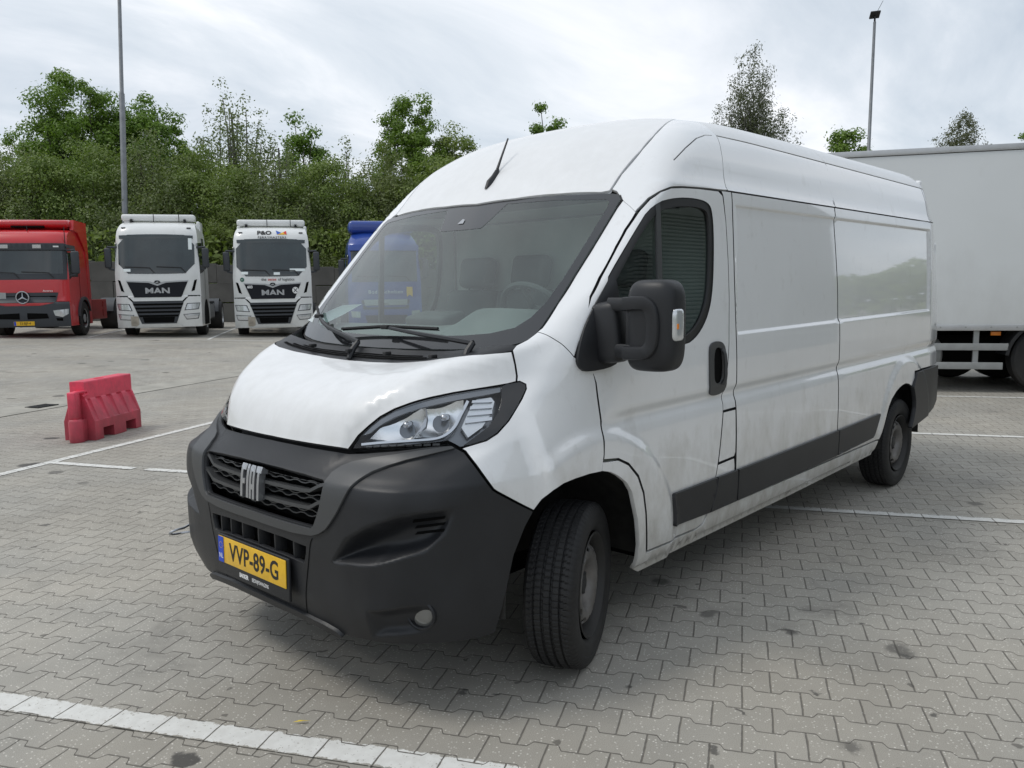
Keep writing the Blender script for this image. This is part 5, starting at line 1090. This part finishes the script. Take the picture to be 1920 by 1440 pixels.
def white_truck(pos,label,second=False):
    xfz=pwl([.2,.3,.6,1.19,1.21,1.85,2.96,3.10,3.22,3.32,3.38],[-.02,.05,.08,.06,0,0,-.22,-.28,-.38,-.55,-.80])
    Z=[.30,.42,.6,.9,1.15,1.19,1.205,1.22,1.5,1.85,2.2,2.6,2.96,3.10,3.2,3.28,3.34,3.38]
    R,P,S,f=truck('tractor_truck',pos,FACE,label,'tw',Z,xfz=xfz)
    P('windscreen',rnd([(-1.09,2.97),(0,3.0),(1.09,2.97),(1.085,1.86),(0,1.84),(-1.085,1.86)],1),'tglass',off=.008,dep=.01,h=.12)
    P('seam_gap',[(-1.2,1.215),(-.86,1.22),(-.70,1.06),(.70,1.06),(.86,1.22),(1.2,1.215),(1.2,1.185),(.88,1.185),(.72,1.02),(-.72,1.02),(-.88,1.185),(-1.2,1.185)],'dark',off=.006,dep=.004)
    P('badge_panel',[(-.87,1.62),(0,1.60),(.87,1.62),(.67,1.17),(-.67,1.17)],'tblk',off=.014)
    P('badge_strip',[(-.89,1.655),(-.2,1.625),(0,1.56),(.2,1.625),(.89,1.655),(.87,1.62),(.25,1.59),(0,1.50),(-.25,1.59),(-.87,1.62)],'silver',off=.02)
    lo=P('lower_grille',[(-.74,1.05),(.74,1.05),(.50,.41),(-.50,.41)],'tgrey',off=.014)[0]
    for k in range(4): P('grille_slat',[(-.72+.05*k,.99-.11*k),(.72-.05*k,.99-.11*k),(.70-.05*k,.935-.11*k),(-.70+.05*k,.935-.11*k)],'dark',off=.022,dep=.004,par=lo)
    P('grille_slat',[(-.46,.60),(.46,.60),(.42,.44),(-.42,.44)],'dark',off=.024,dep=.004,par=lo)
    for s in (1,-1):
        q=lambda L:[(s*a,b_) for a,b_ in L]
        P('headlight',q([(1.17,.98),(.84,.965),(.77,.80),(1.12,.825)]),'indic',off=.014); P('headlight_bezel',q([(1.19,1.0),(.82,.985),(.74,.78),(1.14,.805)]),'tgrey',off=.008)
        P('fog_lamp',q([(1.15,.68),(.72,.65),(.80,.53),(1.10,.55)]),'indic',off=.016); P('fog_bezel',q([(1.17,.70),(.70,.665),(.79,.51),(1.12,.53)]),'tgrey',off=.008)
        P('air_slot',q([(1.13,1.68),(1.06,1.66),(.96,1.33),(1.05,1.36)]),'dark',off=.01)
        P('marker_lamp',q([(1.0,3.20),(.88,3.20),(.88,3.175),(1.0,3.175)]),'seam',off=.01)
        S('side_window',[(-.30,2.75),(-1.25,2.80),(-1.25,1.95),(-.28,1.85)],'tglass',s); S('upper_side_window',[(-1.4,2.95),(-1.75,2.95),(-1.75,2.65),(-1.4,2.65)],'tglass',s); S('door_seam',[(-1.36,2.95),(-1.38,2.95),(-1.38,1.0),(-1.36,1.0)],'dark',s,off=.004,dep=.003)
        truck_mirror(R,s,1.30,2.02,2.60)
        S('wheel_arch',[(-1.40+.60*cos(a),.50+.60*sin(a)) for a in np.linspace(-.3,pi+.3,16)],'dark',s,off=.004,dep=.003)
    P('plate_back',[(-.80,.64),(-.58,.62),(-.58,.34),(-.80,.35)],'beige',off=.02)
    P('bumper_lip',[(-.56,.395),(.56,.395),(.70,.30),(-.70,.30)],'tw',off=.035)
    P('sun_strip',[(-1.06,2.96),(0,2.985),(1.06,2.96),(1.05,2.86),(-1.05,2.86)],'tglass',off=.012,dep=.004)
    # roof spoiler
    b=B(); b.box((-1.05,0,3.52),(.42,2.16,.20),bev=.07); b.obj('roof_spoiler',['tw'],R)
    for y in (-.78,.78): b=B(); b.box((-.90,y,3.42),(.2,.07,.10)); b.obj('spoiler_bracket',['seam'],R,smooth=False)
    for y in (-1.08,1.08): b=B(); b.box((-1.9,y,3.05),(.75,.10,.85),bev=.04); b.obj('side_deflector',['tw'],R)
    for y in (-.12,.62): b=B(); b.tube([(-.75,y,3.38),(-.75,y,3.62)],.012,5); b.obj('antenna',['seam'],R)
    wipers_t(R,P,1.87)
    ftext(R,f,'MAN',0,1.345,.24,'silver',sx=1.35,bold=.008,ext=.01); 
    P('emblem',rnd([(-.09,1.655),(.09,1.655),(.06,1.56),(-.06,1.56)],2),'tblk',off=.03,dep=.01); P('emblem',[(-.055,1.60),(.01,1.625),(.05,1.615),(.02,1.59),(-.04,1.585)],'silver',off=.038,dep=.006)
    P('paper_card',[(-.94,1.99),(-.74,1.99),(-.74,1.91),(-.94,1.91)],'paper',off=.016,dep=.002)
    if second:
        P('paper_card',[(.05,1.97),(.24,1.97),(.24,1.89),(.05,1.89)],'paper',off=.016,dep=.002); P('paper_card',[(.55,2.08),(1.02,2.08),(1.02,2.0),(.55,2.0)],'paper',off=.016,dep=.002)
        ftext(R,f,'P&O',-.20,3.17,.21,'ink_navy' if 'ink_navy' in M else 'black',off=.012,bold=.006,sx=1.1); ftext(R,f,'FERRYMASTERS',.04,3.03,.105,'tgrey',off=.012,sx=1.1,spacing=1.15)
        for pl_,mt in (([(.16,3.25),(.34,3.17),(.20,3.12)],'bluetxt'),([(.34,3.17),(.48,3.24),(.50,3.12)],'redtxt'),([(.20,3.12),(.34,3.17),(.50,3.12)],'yellow'),([(.34,3.17),(.40,3.205),(.42,3.145)],'yellow')): P('flag_mark',pl_,mt,off=.012+.002*len(mt)%.004,dep=.002)
        ftext(R,f,'the',-.265,1.755,.12,'black',off=.008); ftext(R,f,'sense',-.01,1.755,.12,'redtxt',off=.008); ftext(R,f,'of logistics',.43,1.755,.12,'black',off=.008)
        ftext(R,f,'603',-.70,1.53,.11,'whitetxt',off=.03,bold=.004)
        P('round_sticker',[(.70+.10*cos(a),1.42+.10*sin(a)) for a in np.linspace(0,2*pi,20)[:-1]],'whitetxt',off=.026,dep=.004)
        for a in (.8,-.8): P('sticker_bar',[(.70+.08*cos(a)-.010*sin(a),1.42+.08*sin(a)+.010*cos(a)),(.70-.08*cos(a)-.010*sin(a),1.42-.08*sin(a)+.010*cos(a)),(.70-.08*cos(a)+.010*sin(a),1.42-.08*sin(a)-.010*cos(a)),(.70+.08*cos(a)+.010*sin(a),1.42+.08*sin(a)-.010*cos(a))],'tgrey',off=.031+.001*a,dep=.003)
        P('round_sticker',[(-.93+.065*cos(a),1.755+.065*sin(a)) for a in np.linspace(0,2*pi,16)[:-1]],'green',off=.010,dep=.002); ftext(R,f,'V1',-.93,1.755,.07,'whitetxt',off=.013)
    else:
        P('green_tag',[(.92,2.88),(1.02,2.88),(1.02,2.55),(.92,2.55)],'paper',off=.016,dep=.002)
    running_gear(R,'tw'); R.scale=(1,1,1.055); return R
FACE=math.atan2(.83,.55)
white_truck((-9.38,-21.83),'white tractor truck with plain roof, between the red truck and the lettered truck')
white_truck((-12.43,-20.32),'white tractor truck with lettering above the windscreen, second white cab in the row',True)
# red truck
def red_truck(pos):
    xfz=pwl([.2,.32,.6,.98,1.0,1.62,2.45,2.62,2.85,2.96,3.04,3.1],[-.02,.05,.08,.07,.02,0,-.14,-.12,-.25,-.38,-.7,-1.2])
    Z=[.32,.45,.7,.98,1.0,1.3,1.62,2.0,2.45,2.62,2.75,2.85,2.92,2.98,3.03,3.07,3.1]
    R,P,S,f=truck('tractor_truck',pos,FACE-.03,'red tractor truck with round star emblem, at the left end of the row','tr',Z,W=1.19,xfz=xfz)
    P('windscreen',[(-1.05,2.42),(1.05,2.42),(1.06,1.78),(-1.06,1.78)],'tglass',off=.012,h=.15)
    P('windscreen_surround',[(-1.15,2.62),(1.15,2.62),(1.15,1.62),(-1.15,1.62)],'tgrey',off=.006,h=.15,dep=.01)
    P('sun_visor',[(-1.13,2.62),(1.13,2.62),(1.13,2.45),(-1.13,2.45)],'tgrey',off=.06,dep=.06,h=.15)
    for y in (-.43,.43): P('visor_lamp',[(y-.11,2.60),(y+.11,2.60),(y+.11,2.50),(y-.11,2.50)],'indic',off=.075)
    P('visor_sticker',[(.84,2.57),(.97,2.57),(.97,2.53),(.84,2.53)],'whitetxt',off=.065,dep=.004)
    P('hood_panel',[(-.98,1.62),(.98,1.62),(.93,1.27),(-.93,1.27)],'tr',off=.02)
    g_=P('grille',[(-.92,1.26),(.92,1.26),(.84,.98),(-.84,.98)],'tgrey',off=.012)[0]
    for z in (1.17,1.06): P('grille_slat',[(-.86,z),(.86,z),(.85,z-.035),(-.85,z-.035)],'dark',off=.02,dep=.004,par=g_)
    P('bumper',[(-1.17,.98),(-.86,.98),(-.45,.90),(.45,.90),(.86,.98),(1.17,.98),(1.17,.32),(-1.17,.32)],'tgrey',off=.03,h=.12)
    P('bumper_intake',[(-.62,.68),(-.10,.70),(-.10,.53),(-.66,.55)],'dark',off=.036,dep=.004); P('bumper_intake',[(.62,.68),(.10,.70),(.10,.53),(.66,.55)],'dark',off=.036,dep=.004)
    b=B(); p,n=FT(R,f,0,1.13,.06); b.tube([p+Vector((0,.165*cos(a),.165*sin(a))) for a in np.linspace(0,2*pi,29)],.018,8,cap=False)
    for k in range(3): a=pi/2+2*pi*k/3; b.tube([p,p+Vector((0,.155*cos(a),.155*sin(a)))],[.030,.008],6)
    b.obj('star_emblem',['silver2' if 'silver2' in M else 'silver'],R); b=B(); b.lathe([(0,0),(.15,0),(.15,.03)],c=(p.x-.03,0,p.z),ax='x',n=28); b.obj('emblem_back',['tblk'],R)
    P('white_patch',[(-.64,1.28),(-.44,1.27),(-.44,1.01),(-.64,1.02)],'alu2',off=.03)
    ftext(R,f,'Actros',.66,1.31,.075,'whitetxt',off=.028,sx=1.3)
    P('plate_back',[(-.27,.475),(.27,.475),(.27,.36),(-.27,.36)],'yellow',off=.045,dep=.01); P('country_band',[(-.265,.47),(-.21,.47),(-.21,.365),(-.265,.365)],'blue',off=.047,dep=.004); ftext(R,f,'33-BJF-4',.03,.417,.10,'black',off=.048,sx=.85,ext=.001,nm='plate_letters')
    for s in (1,-1):
        q=lambda L:[(s*a,b_) for a,b_ in L]
        P('headlight',q([(1.14,.80),(.78,.76),(.82,.62),(1.0,.58),(1.13,.66)]),'indic',off=.04); P('fog_lamp',q([(.84,.55),(1.0,.55),(1.0,.47),(.86,.48)]),'dark',off=.036,dep=.004)
        P('corner_panel',q([(1.17,1.60),(.97,1.60),(.89,.99),(1.17,1.02)]),'tr',off=.035)
        S('side_window',[(-.25,2.38),(-1.05,2.40),(-1.05,1.72),(-.45,1.70),(-.22,1.62)],'tglass',s); S('door_seam',[(-1.16,2.5),(-1.18,2.5),(-1.18,1.0),(-1.16,1.0)],'dark',s,off=.004,dep=.003); S('side_trim',[(-.2,2.60),(-1.0,2.60),(-1.0,2.50),(-.2,2.50)],'tgrey',s,off=.02)
        truck_mirror(R,s,1.27,1.78,2.42,-.22,.22)
        b=B(); A=np.linspace(.1,pi-.3,14); V=[(-1.40+.62*cos(a)*k_,s*y,.52+.62*sin(a)*k_) for a in A for k_,y in((1,1.0),(1,1.25),(.86,1.25))]; b.add(V,[(3*i+j,3*i+j+1,3*i+j+4,3*i+j+3) for i in range(13) for j in(0,1)]); b.obj('wheel_arch',['tgrey'],R)
        S('arch_gap',[(-1.40+.58*cos(a),.50+.58*sin(a)) for a in np.linspace(-.3,pi+.3,16)],'dark',s,off=.004,dep=.003)
    # roof wind deflector with a gap
    b=B(); b.box((-.98,0,3.24),(.42,2.24,.20),bev=.09,rot=Matrix.Rotation(.15,3,'Y')); b.obj('roof_spoiler',['tr'],R); b=B(); b.box((-.80,0,3.13),(.10,.90,.06),bev=.02); b.obj('spoiler_slot',['dark'],R); b=B(); b.box((-1.5,0,3.16),(1.2,2.1,.14),bev=.05); b.obj('roof_fairing',['tr'],R)
    for s in(1,-1): b=B(); b.prism([(-1.0,3.34),(-2.2,3.34),(-2.25,1.1),(-2.0,1.1),(-1.95,2.5),(-1.3,3.0),(-.9,3.05)],s*1.10,s*1.20,lambda a,c_,h:(a,h,c_)); b.obj('side_deflector',['tr'],R,smooth=False)
    wipers_t(R,P,1.66); b=B(); b.tube([(-.5,.07,2.95),(-.5,.07,3.15)],.012,5); b.obj('antenna',['seam'],R); b=B(); b.tube([(-.3,1.12,2.65),(-.3,1.12,3.1)],.012,5); b.obj('antenna',['seam'],R)
    running_gear(R,'tr',skirt='tredk'); R.scale=(1,1,1.04); return R
red_truck((-6.10,-23.25))
def blue_truck(pos):
    xfz=pwl([.2,.35,.6,1.1,1.15,1.8,2.95,3.1,3.35,3.6],[-.02,.05,.07,.06,.02,0,-.18,-.25,-.55,-1.0])
    Z=[.32,.5,.8,1.1,1.15,1.4,1.8,2.2,2.6,2.95,3.1,3.25,3.4,3.52,3.6]
    R,P,S,f=truck('tractor_truck',pos,FACE,'blue tractor truck half hidden behind the van windscreen','tb',Z,xfz=xfz)
    P('windscreen',[(-1.08,2.9),(1.08,2.9),(1.08,1.86),(-1.08,1.86)],'tglass',off=.01,h=.12)
    P('sun_visor',[(-1.12,3.05),(1.12,3.05),(1.12,2.88),(-1.12,2.88)],'tb',off=.10,dep=.1)
    P('grille',[(-.80,1.25),(.80,1.25),(.75,.95),(-.75,.95)],'tgrey',off=.014); P('grille_bar',[(-.72,1.27),(.72,1.27),(.70,1.08),(-.70,1.08)],'silver',off=.03)
    ftext(R,f,'Bode Scholten',0,1.52,.17,'whitetxt',off=.02,spacing=1.15); ftext(R,f,'DAF',.0,1.12,.13,'black',off=.034,bold=.004)
    P('pennant',[(.70,1.68),(.90,1.68),(.90,1.35),(.80,1.42),(.70,1.35)],'yellow',off=.02,dep=.004)
    for s in (1,-1):
        q=lambda L:[(s*a,b_) for a,b_ in L]
        P('headlight',q([(1.14,.9),(.85,.88),(.85,.68),(1.12,.70)]),'indic',off=.014); S('side_window',[(-.30,2.75),(-1.25,2.80),(-1.25,1.95),(-.28,1.85)],'tglass',s); truck_mirror(R,s,1.30,2.0,2.6)
        S('wheel_arch',[(-1.40+.60*cos(a),.50+.60*sin(a)) for a in np.linspace(-.3,pi+.3,16)],'dark',s,off=.004,dep=.003)
    P('lower_grille',[(-.7,.75),(.7,.75),(.6,.42),(-.6,.42)],'dark',off=.014)
    b=B(); b.box((-1.25,0,3.72),(.9,2.2,.42),bev=.14); b.obj('roof_spoiler',['tb'],R)
    wipers_t(R,P,1.87); running_gear(R,'tb'); return R
blue_truck((-15.45,-18.35))
# ---------------------------------------------------------------- trees
def leafmat(name,c1,c2,c3):
    m=bpy.data.materials.new(name); m.use_nodes=True; nt=m.node_tree; Ex.nt=nt; bs=nt.nodes['Principled BSDF']; tcn=nn(nt,'ShaderNodeTexCoord'); vec=tcn.outputs['Object']
    oi=nn(nt,'ShaderNodeObjectInfo'); c=mixc(mr(noise(vec,.9,3),.35,.65),c1,c2); c=mixc(Ex(oi.outputs['Random'])*.6,c,tuple(v*1.5 for v in c1[:1])+(c1[1]*1.25,c1[2]*1.1)); c=mixc(mr(noise(vec,9,2),.50,.75,0,.7),c,c3); nt.links.new(c.o,bs.inputs['Base Color']); bs.inputs['Roughness'].default_value=.5; bs.inputs['Specular IOR Level'].default_value=.35
    t=nn(nt,'ShaderNodeBsdfTranslucent'); mxs=nn(nt,'ShaderNodeMixShader'); mxs.inputs[0].default_value=.28; c4=mixc(1.,c,(1.3,1.5,.7),'MULTIPLY'); nt.links.new(c4.o,t.inputs[0]); o=nt.nodes['Material Output']
    nt.links.new(bs.outputs[0],mxs.inputs[1]); nt.links.new(t.outputs[0],mxs.inputs[2]); nt.links.new(mxs.outputs[0],o.inputs[0]); return m
M['oak']=leafmat('leaf_oak',(.090,.165,.026),(.150,.245,.038),(.20,.29,.06)); M['willow']=leafmat('leaf_willow',(.115,.155,.066),(.165,.205,.090),(.25,.29,.14)); M['bush']=leafmat('leaf_bush',(.122,.18,.046),(.18,.238,.062),(.25,.30,.095)); M['birch']=leafmat('leaf_birch',(.07,.085,.045),(.095,.11,.06),(.14,.16,.09))
M['bark']=mat('bark',(.07,.06,.05),.9,noise=(4,.3)); M['bark2']=mat('bark_grey',(.13,.125,.115),.9,noise=(4,.3))
def qmesh(name,C,S,rng,mt,par,asp=.55,droop=0.,O=None):
    n=len(C); a=rng.normal(size=(n,3))
    if O is not None: nr=O*.9+rng.normal(size=(n,3))*.42+np.array([0,0,.35]); nr/=np.linalg.norm(nr,axis=1,keepdims=True); a=np.cross(nr,a)
    a=a+0; a/=np.linalg.norm(a,axis=1,keepdims=True); c=nr if O is not None else rng.normal(size=(n,3)); b_=np.cross(a,c); b_/=np.linalg.norm(b_,axis=1,keepdims=True); a=np.cross(b_,np.cross(a,b_))
    S=S[:,None]; q=np.stack([C-a*S,C+b_*S*asp-a*S*.1,C+a*S,C-b_*S*asp-a*S*.1],1).reshape(-1,3)
    me=bpy.data.meshes.new(name); me.vertices.add(4*n); me.vertices.foreach_set('co',q.astype(np.float32).ravel()); me.loops.add(4*n); me.loops.foreach_set('vertex_index',np.arange(4*n,dtype=np.int32)); me.polygons.add(n); me.polygons.foreach_set('loop_start',np.arange(0,4*n,4,dtype=np.int32)); me.polygons.foreach_set('loop_total',np.full(n,4,dtype=np.int32)); me.materials.append(M[mt]); me.update(); me.validate()
    o=bpy.data.objects.new(name,me); COL.objects.link(o); o.parent=par; return o
def tree(pos,H,R,seed,kind,label,group=None,z0=.12,leaves=12000,clumps=90,size=.085,name='broadleaf_tree',cat='tree',bark='bark',base=None,share=None,rot=0,cr=.75):
    e=empty(name,(pos[0],pos[1],gz(*pos) if base is None else base),rot,label,cat,group)
    if share:
        for ch in share.children: c=ch.copy(); COL.objects.link(c); c.parent=e
        e.scale=(R/share['_R'],R/share['_R'],H/share['_H']); return e
    rng=np.random.default_rng(seed); C=[];tips=[];O=[]
    if kind in('willow','birch'):      # many upward shoots
        ns=clumps
        for k in range(ns):
            a=rng.uniform(0,2*pi); rr=R*rng.uniform(.05,1)**.7; hh=H*(1-.45*(rr/R)**1.2)*rng.uniform(.66,1.02); b0=np.array([rr*.25*cos(a),rr*.25*sin(a),H*rng.uniform(.05,.25)]); tp=np.array([rr*cos(a),rr*sin(a),hh]); bend=rng.normal(0,.25 if kind=='willow' else .5,3)*(R/3)
            t=np.linspace(.12,1,14); b0=b0 if kind=='willow' else np.array([0,0,max(.12*H,hh-H*rng.uniform(.16,.40))]); path=b0+(tp-b0)*t[:,None]**([1.3,1.3,1] if kind=='willow' else [.85,.85,1.15])+bend*np.sin(pi*t)[:,None]; tips.append(path)
            m=leaves//ns; i=rng.integers(0,14,m); sp=(.55 if kind=='willow' else .36)*(1.15-t[i])*(R/3.)+.10; dd=rng.normal(size=(m,3))*sp[:,None]*[1,1,.9]; C.append(path[i]+dd); O.append(dd/np.maximum(np.linalg.norm(dd,axis=1,keepdims=True),1e-6))
    else:
        cen=[]
        while len(cen)<clumps:
            p=rng.uniform(-1,1,3); r=np.linalg.norm(p)
            if r>1 or r<.35 and rng.random()<.35: continue
            z=z0+(1-z0)*(p[2]*.5+.5); env=(1.12-.38*z) if kind=='oak' else (1-(z-.25)**2*1.1)
            q=np.array([p[0]*R*env,p[1]*R*env,z*H*rng.uniform(.93,1.03)]); cen.append(q); tips.append(np.linspace([0,0,H*.15*0+z0*H*.6],q,5)+rng.normal(0,.1,(5,3))*[[0],[1],[1],[1],[0]])
        m=leaves//clumps
        for q in cen:
            s=rng.uniform(.55,1.15)*cr; d=rng.normal(size=(m,3)); d/=np.linalg.norm(d,axis=1,keepdims=True); O.append(d.copy()); d*=s*rng.uniform(.25,1.10,(m,1))**.6*np.where(rng.random((m,1))<.16,rng.uniform(1.1,1.75,(m,1)),1); C.append(q+d*[1,1,.72])
    C=np.vstack(C); O=np.vstack(O); ok=C[:,2]>.05; C=C[ok]; O=O[ok]; S=size*rng.uniform(.55,1.25,len(C)); qmesh('crown',C,S,rng,kind if kind in M else 'oak',e,.5 if kind!='birch' else .4,O=O)
    b=B(); r0=max(.06,H*.018)*(1 if kind!='birch' else .6); b.tube([(0,0,-.2),(.05,.02,H*.25),(-.04,.06,H*.5),(0,0,H*.78)],[r0,r0*.8,r0*.55,r0*.2],8)
    for pth in tips[::max(1,len(tips)//(26 if kind!='birch' else 90))]:
        b.tube([tuple(p) for p in pth[::2 if len(pth)>6 else 1]],[r0*(.38 if kind!='birch' else .16)*(1-.8*i/(len(pth[::2 if len(pth)>6 else 1])-1)) for i in range(len(pth[::2 if len(pth)>6 else 1]))],5,cap=False)
    b.obj('trunk',[bark],e); e['_R']=R; e['_H']=H; return e
def at(px,depth,y=None):      # ground point seen in column px at a camera depth (layout helper, numbers resolved at build)
    q=Vector(CPOS)+(fw+r2*((px-960)/FPX)+u2*(.11))*depth; return (q.x,q.y)
G1='trees and tall shrubs behind the concrete wall'
lab='grey-green bushy tree in the dense belt behind the concrete wall'
random.seed(7)
s1=tree(at(60,39.5),8.7,3.6,11,'willow',"dense grey-green shrub tree directly above the red truck cab",G1,leaves=50000,clumps=120,size=.074)
s2=tree(at(170,40),8.9,3.7,12,'bush',"bushy green tree between the red truck and the lamp post",G1,leaves=52000,clumps=200,size=.072,z0=.03,cr=.85)
s3=tree(at(300,39.5),9.2,3.6,13,'willow',"grey-green tree just right of the lamp post above the first white truck",G1,leaves=50000,clumps=130,size=.074)
tree(at(395,40.5),8.7,3.7,0,'bush',"bushy tree above the gap between the two white trucks",G1,share=s2,rot=2.); tree(at(520,40),8.8,3.7,0,'willow',"grey-green tree right above the roof of the lettered white truck",G1,share=s1,rot=1.2); tree(at(625,40.5),8.3,3.6,0,'bush',"bushy tree above the gap between the lettered white truck and the blue truck",G1,share=s2,rot=4.1)
tree(at(720,41),9.0,3.8,0,'willow',"grey-green tree above the blue truck beside the van windscreen",G1,share=s3,rot=3.3); tree(at(820,42),8.8,3.8,0,'bush',"bushy tree behind the curve of the van roof edge",G1,share=s2,rot=5.2); tree(at(930,42),8.2,3.7,0,'willow',"grey-green tree almost hidden behind the front of the van roof",G1,share=s1,rot=2.7); tree(at(-50,40),9.0,3.8,0,'bush',"bushy tree cut off by the left edge of the photo",G1,share=s2,rot=.7)
tree(at(235,38.0),5.2,2.6,0,'willow',"low shrub tree directly behind the first white truck's spoiler",G1,share=s3,rot=5.); tree(at(110,38.2),5.0,2.6,0,'willow',"low shrub tree behind the wall, right of the red truck spoiler",G1,share=s1,rot=.5); tree(at(460,38.3),5.4,2.7,0,'bush',"low bushy growth behind the lettered truck's left mirror",G1,share=s2,rot=3.); tree(at(590,38.6),5.2,2.7,0,'willow',"low shrub tree behind the lettered truck's right mirror",G1,share=s3,rot=1.); tree(at(360,38.0),5.0,2.6,0,'bush',"low bushy growth behind the wall just right of the first white truck",G1,share=s2,rot=.2); tree(at(700,39),5.6,2.8,0,'bush',"low bushy growth behind the blue truck's roof spoiler",G1,share=s2,rot=1.4); tree(at(0,38.4),5.0,2.7,0,'bush',"low bushy growth behind the red truck at the left edge",G1,share=s2,rot=2.4)
o1=tree(at(178,46),13.0,3.6,21,'oak','tall bright green oak crown crossed by the lamp post, highest tree on the left',leaves=52000,clumps=230,size=.095,z0=.22,cr=.66)
tree(at(292,47),12.0,3.3,22,'oak','rounded bright green oak crown just right of the lamp post',leaves=42000,clumps=180,size=.095,z0=.25,cr=.64)
tree(at(120,47),10.9,2.6,0,'oak','lower bright green oak crown on the left flank of the tallest oak',share=o1,rot=2.)
tree(at(48,52),10.8,1.3,23,'oak','small dark pointed treetop near the left edge of the photo',leaves=4500,clumps=26,size=.10,z0=.35,cr=.5)
tree(at(-12,45),9.6,1.6,24,'willow','slender grey-green treetop cut by the left edge of the photo',leaves=6000,clumps=20,size=.085)
tree(at(452,44),13.6,2.9,25,'willow','tall feathery willow with upright shoots left of the middle of the tree belt',leaves=26000,clumps=64,size=.085,bark='bark2')
tree(at(535,43.5),11.2,1.5,31,'willow','thin wispy willow shoots beside the tall feathery willow',leaves=3200,clumps=14,size=.08,bark='bark2')
tree(at(580,48),11.3,1.7,26,'oak','small rounded green treetop behind the second white truck',leaves=14000,clumps=70,size=.10,z0=.25,cr=.6)
tree(at(655,44),9.9,2.0,27,'willow','light green loose treetop left of the highest tree beside the van roof',leaves=8000,clumps=30,size=.08)
tree(at(780,46),12.6,2.6,28,'oak','tall green tree with pointed top just left of the van roof',leaves=42000,clumps=200,size=.09,z0=.12,cr=.55)
tree(at(858,46),11.2,2.2,29,'bush','loose green tree whose right side meets the slope of the van roof',leaves=24000,clumps=120,size=.085,z0=.1,cr=.62)
tree(at(1040,50),13.9,2.3,30,'oak','small leafy treetop peeking over the middle of the van roof',leaves=6000,clumps=24,size=.10,z0=.5,cr=.55,base=0)
tree(at(1405,52),17.6,3.3,33,'birch','tall sparse tree with thin upright twigs behind the van roof',leaves=52000,clumps=170,size=.080,bark='bark2',base=0)
tree(at(1568,60),13.9,2.3,34,'oak','low round green treetop above the front edge of the box trailer',leaves=9000,clumps=30,size=.12,z0=.4,cr=.8,base=0)
tree(at(1785,60),15.6,2.9,35,'birch','wind-blown slender tree above the box trailer near the right edge',leaves=42000,clumps=110,size=.095,bark='bark2',base=0)
tree(at(1822,62),12.6,1.6,36,'willow','dense low bush crown beside the wind-blown tree over the trailer',leaves=6000,clumps=24,size=.10,base=0)
tree(at(1902,62),13.8,1.1,37,'oak','tiny treetop over the trailer at the right edge of the photo',leaves=2500,clumps=14,size=.11,z0=.5,cr=.5,base=0)
# low undergrowth closing the view between the trunks
rng=np.random.default_rng(5); n=26000; A=rng.uniform(-26,30,n); Bq=rng.uniform(-9,-1.2,n); zz_=rng.uniform(0,1,n)**.8*4.2
Cc=np.stack([W0.x+WD.x*A+WN.x*Bq,W0.y+WD.y*A+WN.y*Bq,zz_+.3],-1); o=qmesh('undergrowth',Cc,.16*rng.uniform(.6,1.3,n),rng,'bush',None,.55); tag(o,'dark green undergrowth between the trees behind the wall','undergrowth',kind='stuff')
tree((-50,25),7.2,3.4,0,'oak','green oak standing left of the warehouse end, seen only mirrored in the van side',share=o1,rot=1.,base=0)
tree((-60,33),6.0,4.6,0,'bush','bushy tree behind the oak near the warehouse, seen only mirrored in the van side',share=s2,rot=1.,base=0)
n=60000; A=rng.uniform(0,2*pi,n); hgt=5.5+2.2*np.sin(A*9)+1.4*np.sin(A*23+1)+.9*np.sin(A*61); Rr=rng.uniform(96,112,n)+8*np.sin(A*3); Cc=np.stack([-6+Rr*np.cos(A),-6+Rr*np.sin(A),rng.uniform(0,1,n)**.7*hgt],-1)
Oo=np.stack([-np.cos(A),-np.sin(A),.3+0*A],-1); keep=~((Cc[:,0]-GPX)*GNX+(Cc[:,1]-GPY)*GNY>60); Cc[:,2]+=np.array([gz(a,b_) for a,b_ in Cc[:,:2]])
o=qmesh('distant_woodland',Cc,.62*rng.uniform(.6,1.3,n),rng,'bush',None,.6,O=Oo); tag(o,'far-off belt of trees around the truck park',None,kind='stuff')
# ---------------------------------------------------------------- corrugated shed beside the yard (seen in the van's glass and paint)
M['corr']=mat('corrugated_sheet',(.21,.235,.225),.45,noise=(1,.05)); M['corrd']=mat('corrugated_shadow_gap',(.045,.06,.055),.6)
sh=empty('warehouse',(-12.5,9.2,0),0,'corrugated metal warehouse standing outside the frame, mirrored in the van side','warehouse')
b=B(); 
zs=np.arange(.0,8.2,.11); V=[];mi=[]
prof_=[];
for z in zs: prof_+=[(0,z),(-.03,z+.02),(-.03,z+.065),(0,z+.085)]
x0,x1=-13.0,7.0
V=[(x,y,z) for x in (x0,x1) for y,z in prof_]; n=len(prof_); F=[(i,i+1,n+i+1,n+i) for i in range(n-1)]; b.add(V,F); b.mi=[1 if i%4 in(3,) else 0 for i in range(n-1)]
b.add([(x0,0,0),(x0,8,0),(x0,8,8.2),(x0,0,8.2)],[(0,1,2,3)],0); b.add([(x1,0,0),(x1,8,0),(x1,8,8.2),(x1,0,8.2)],[(3,2,1,0)],0); b.add([(x0,0,8.2),(x1,0,8.2),(x1,8,8.6),(x0,8,8.6)],[(0,1,2,3)],0)
b.obj('wall_sheet',['corr','corrd'],sh,smooth=False)
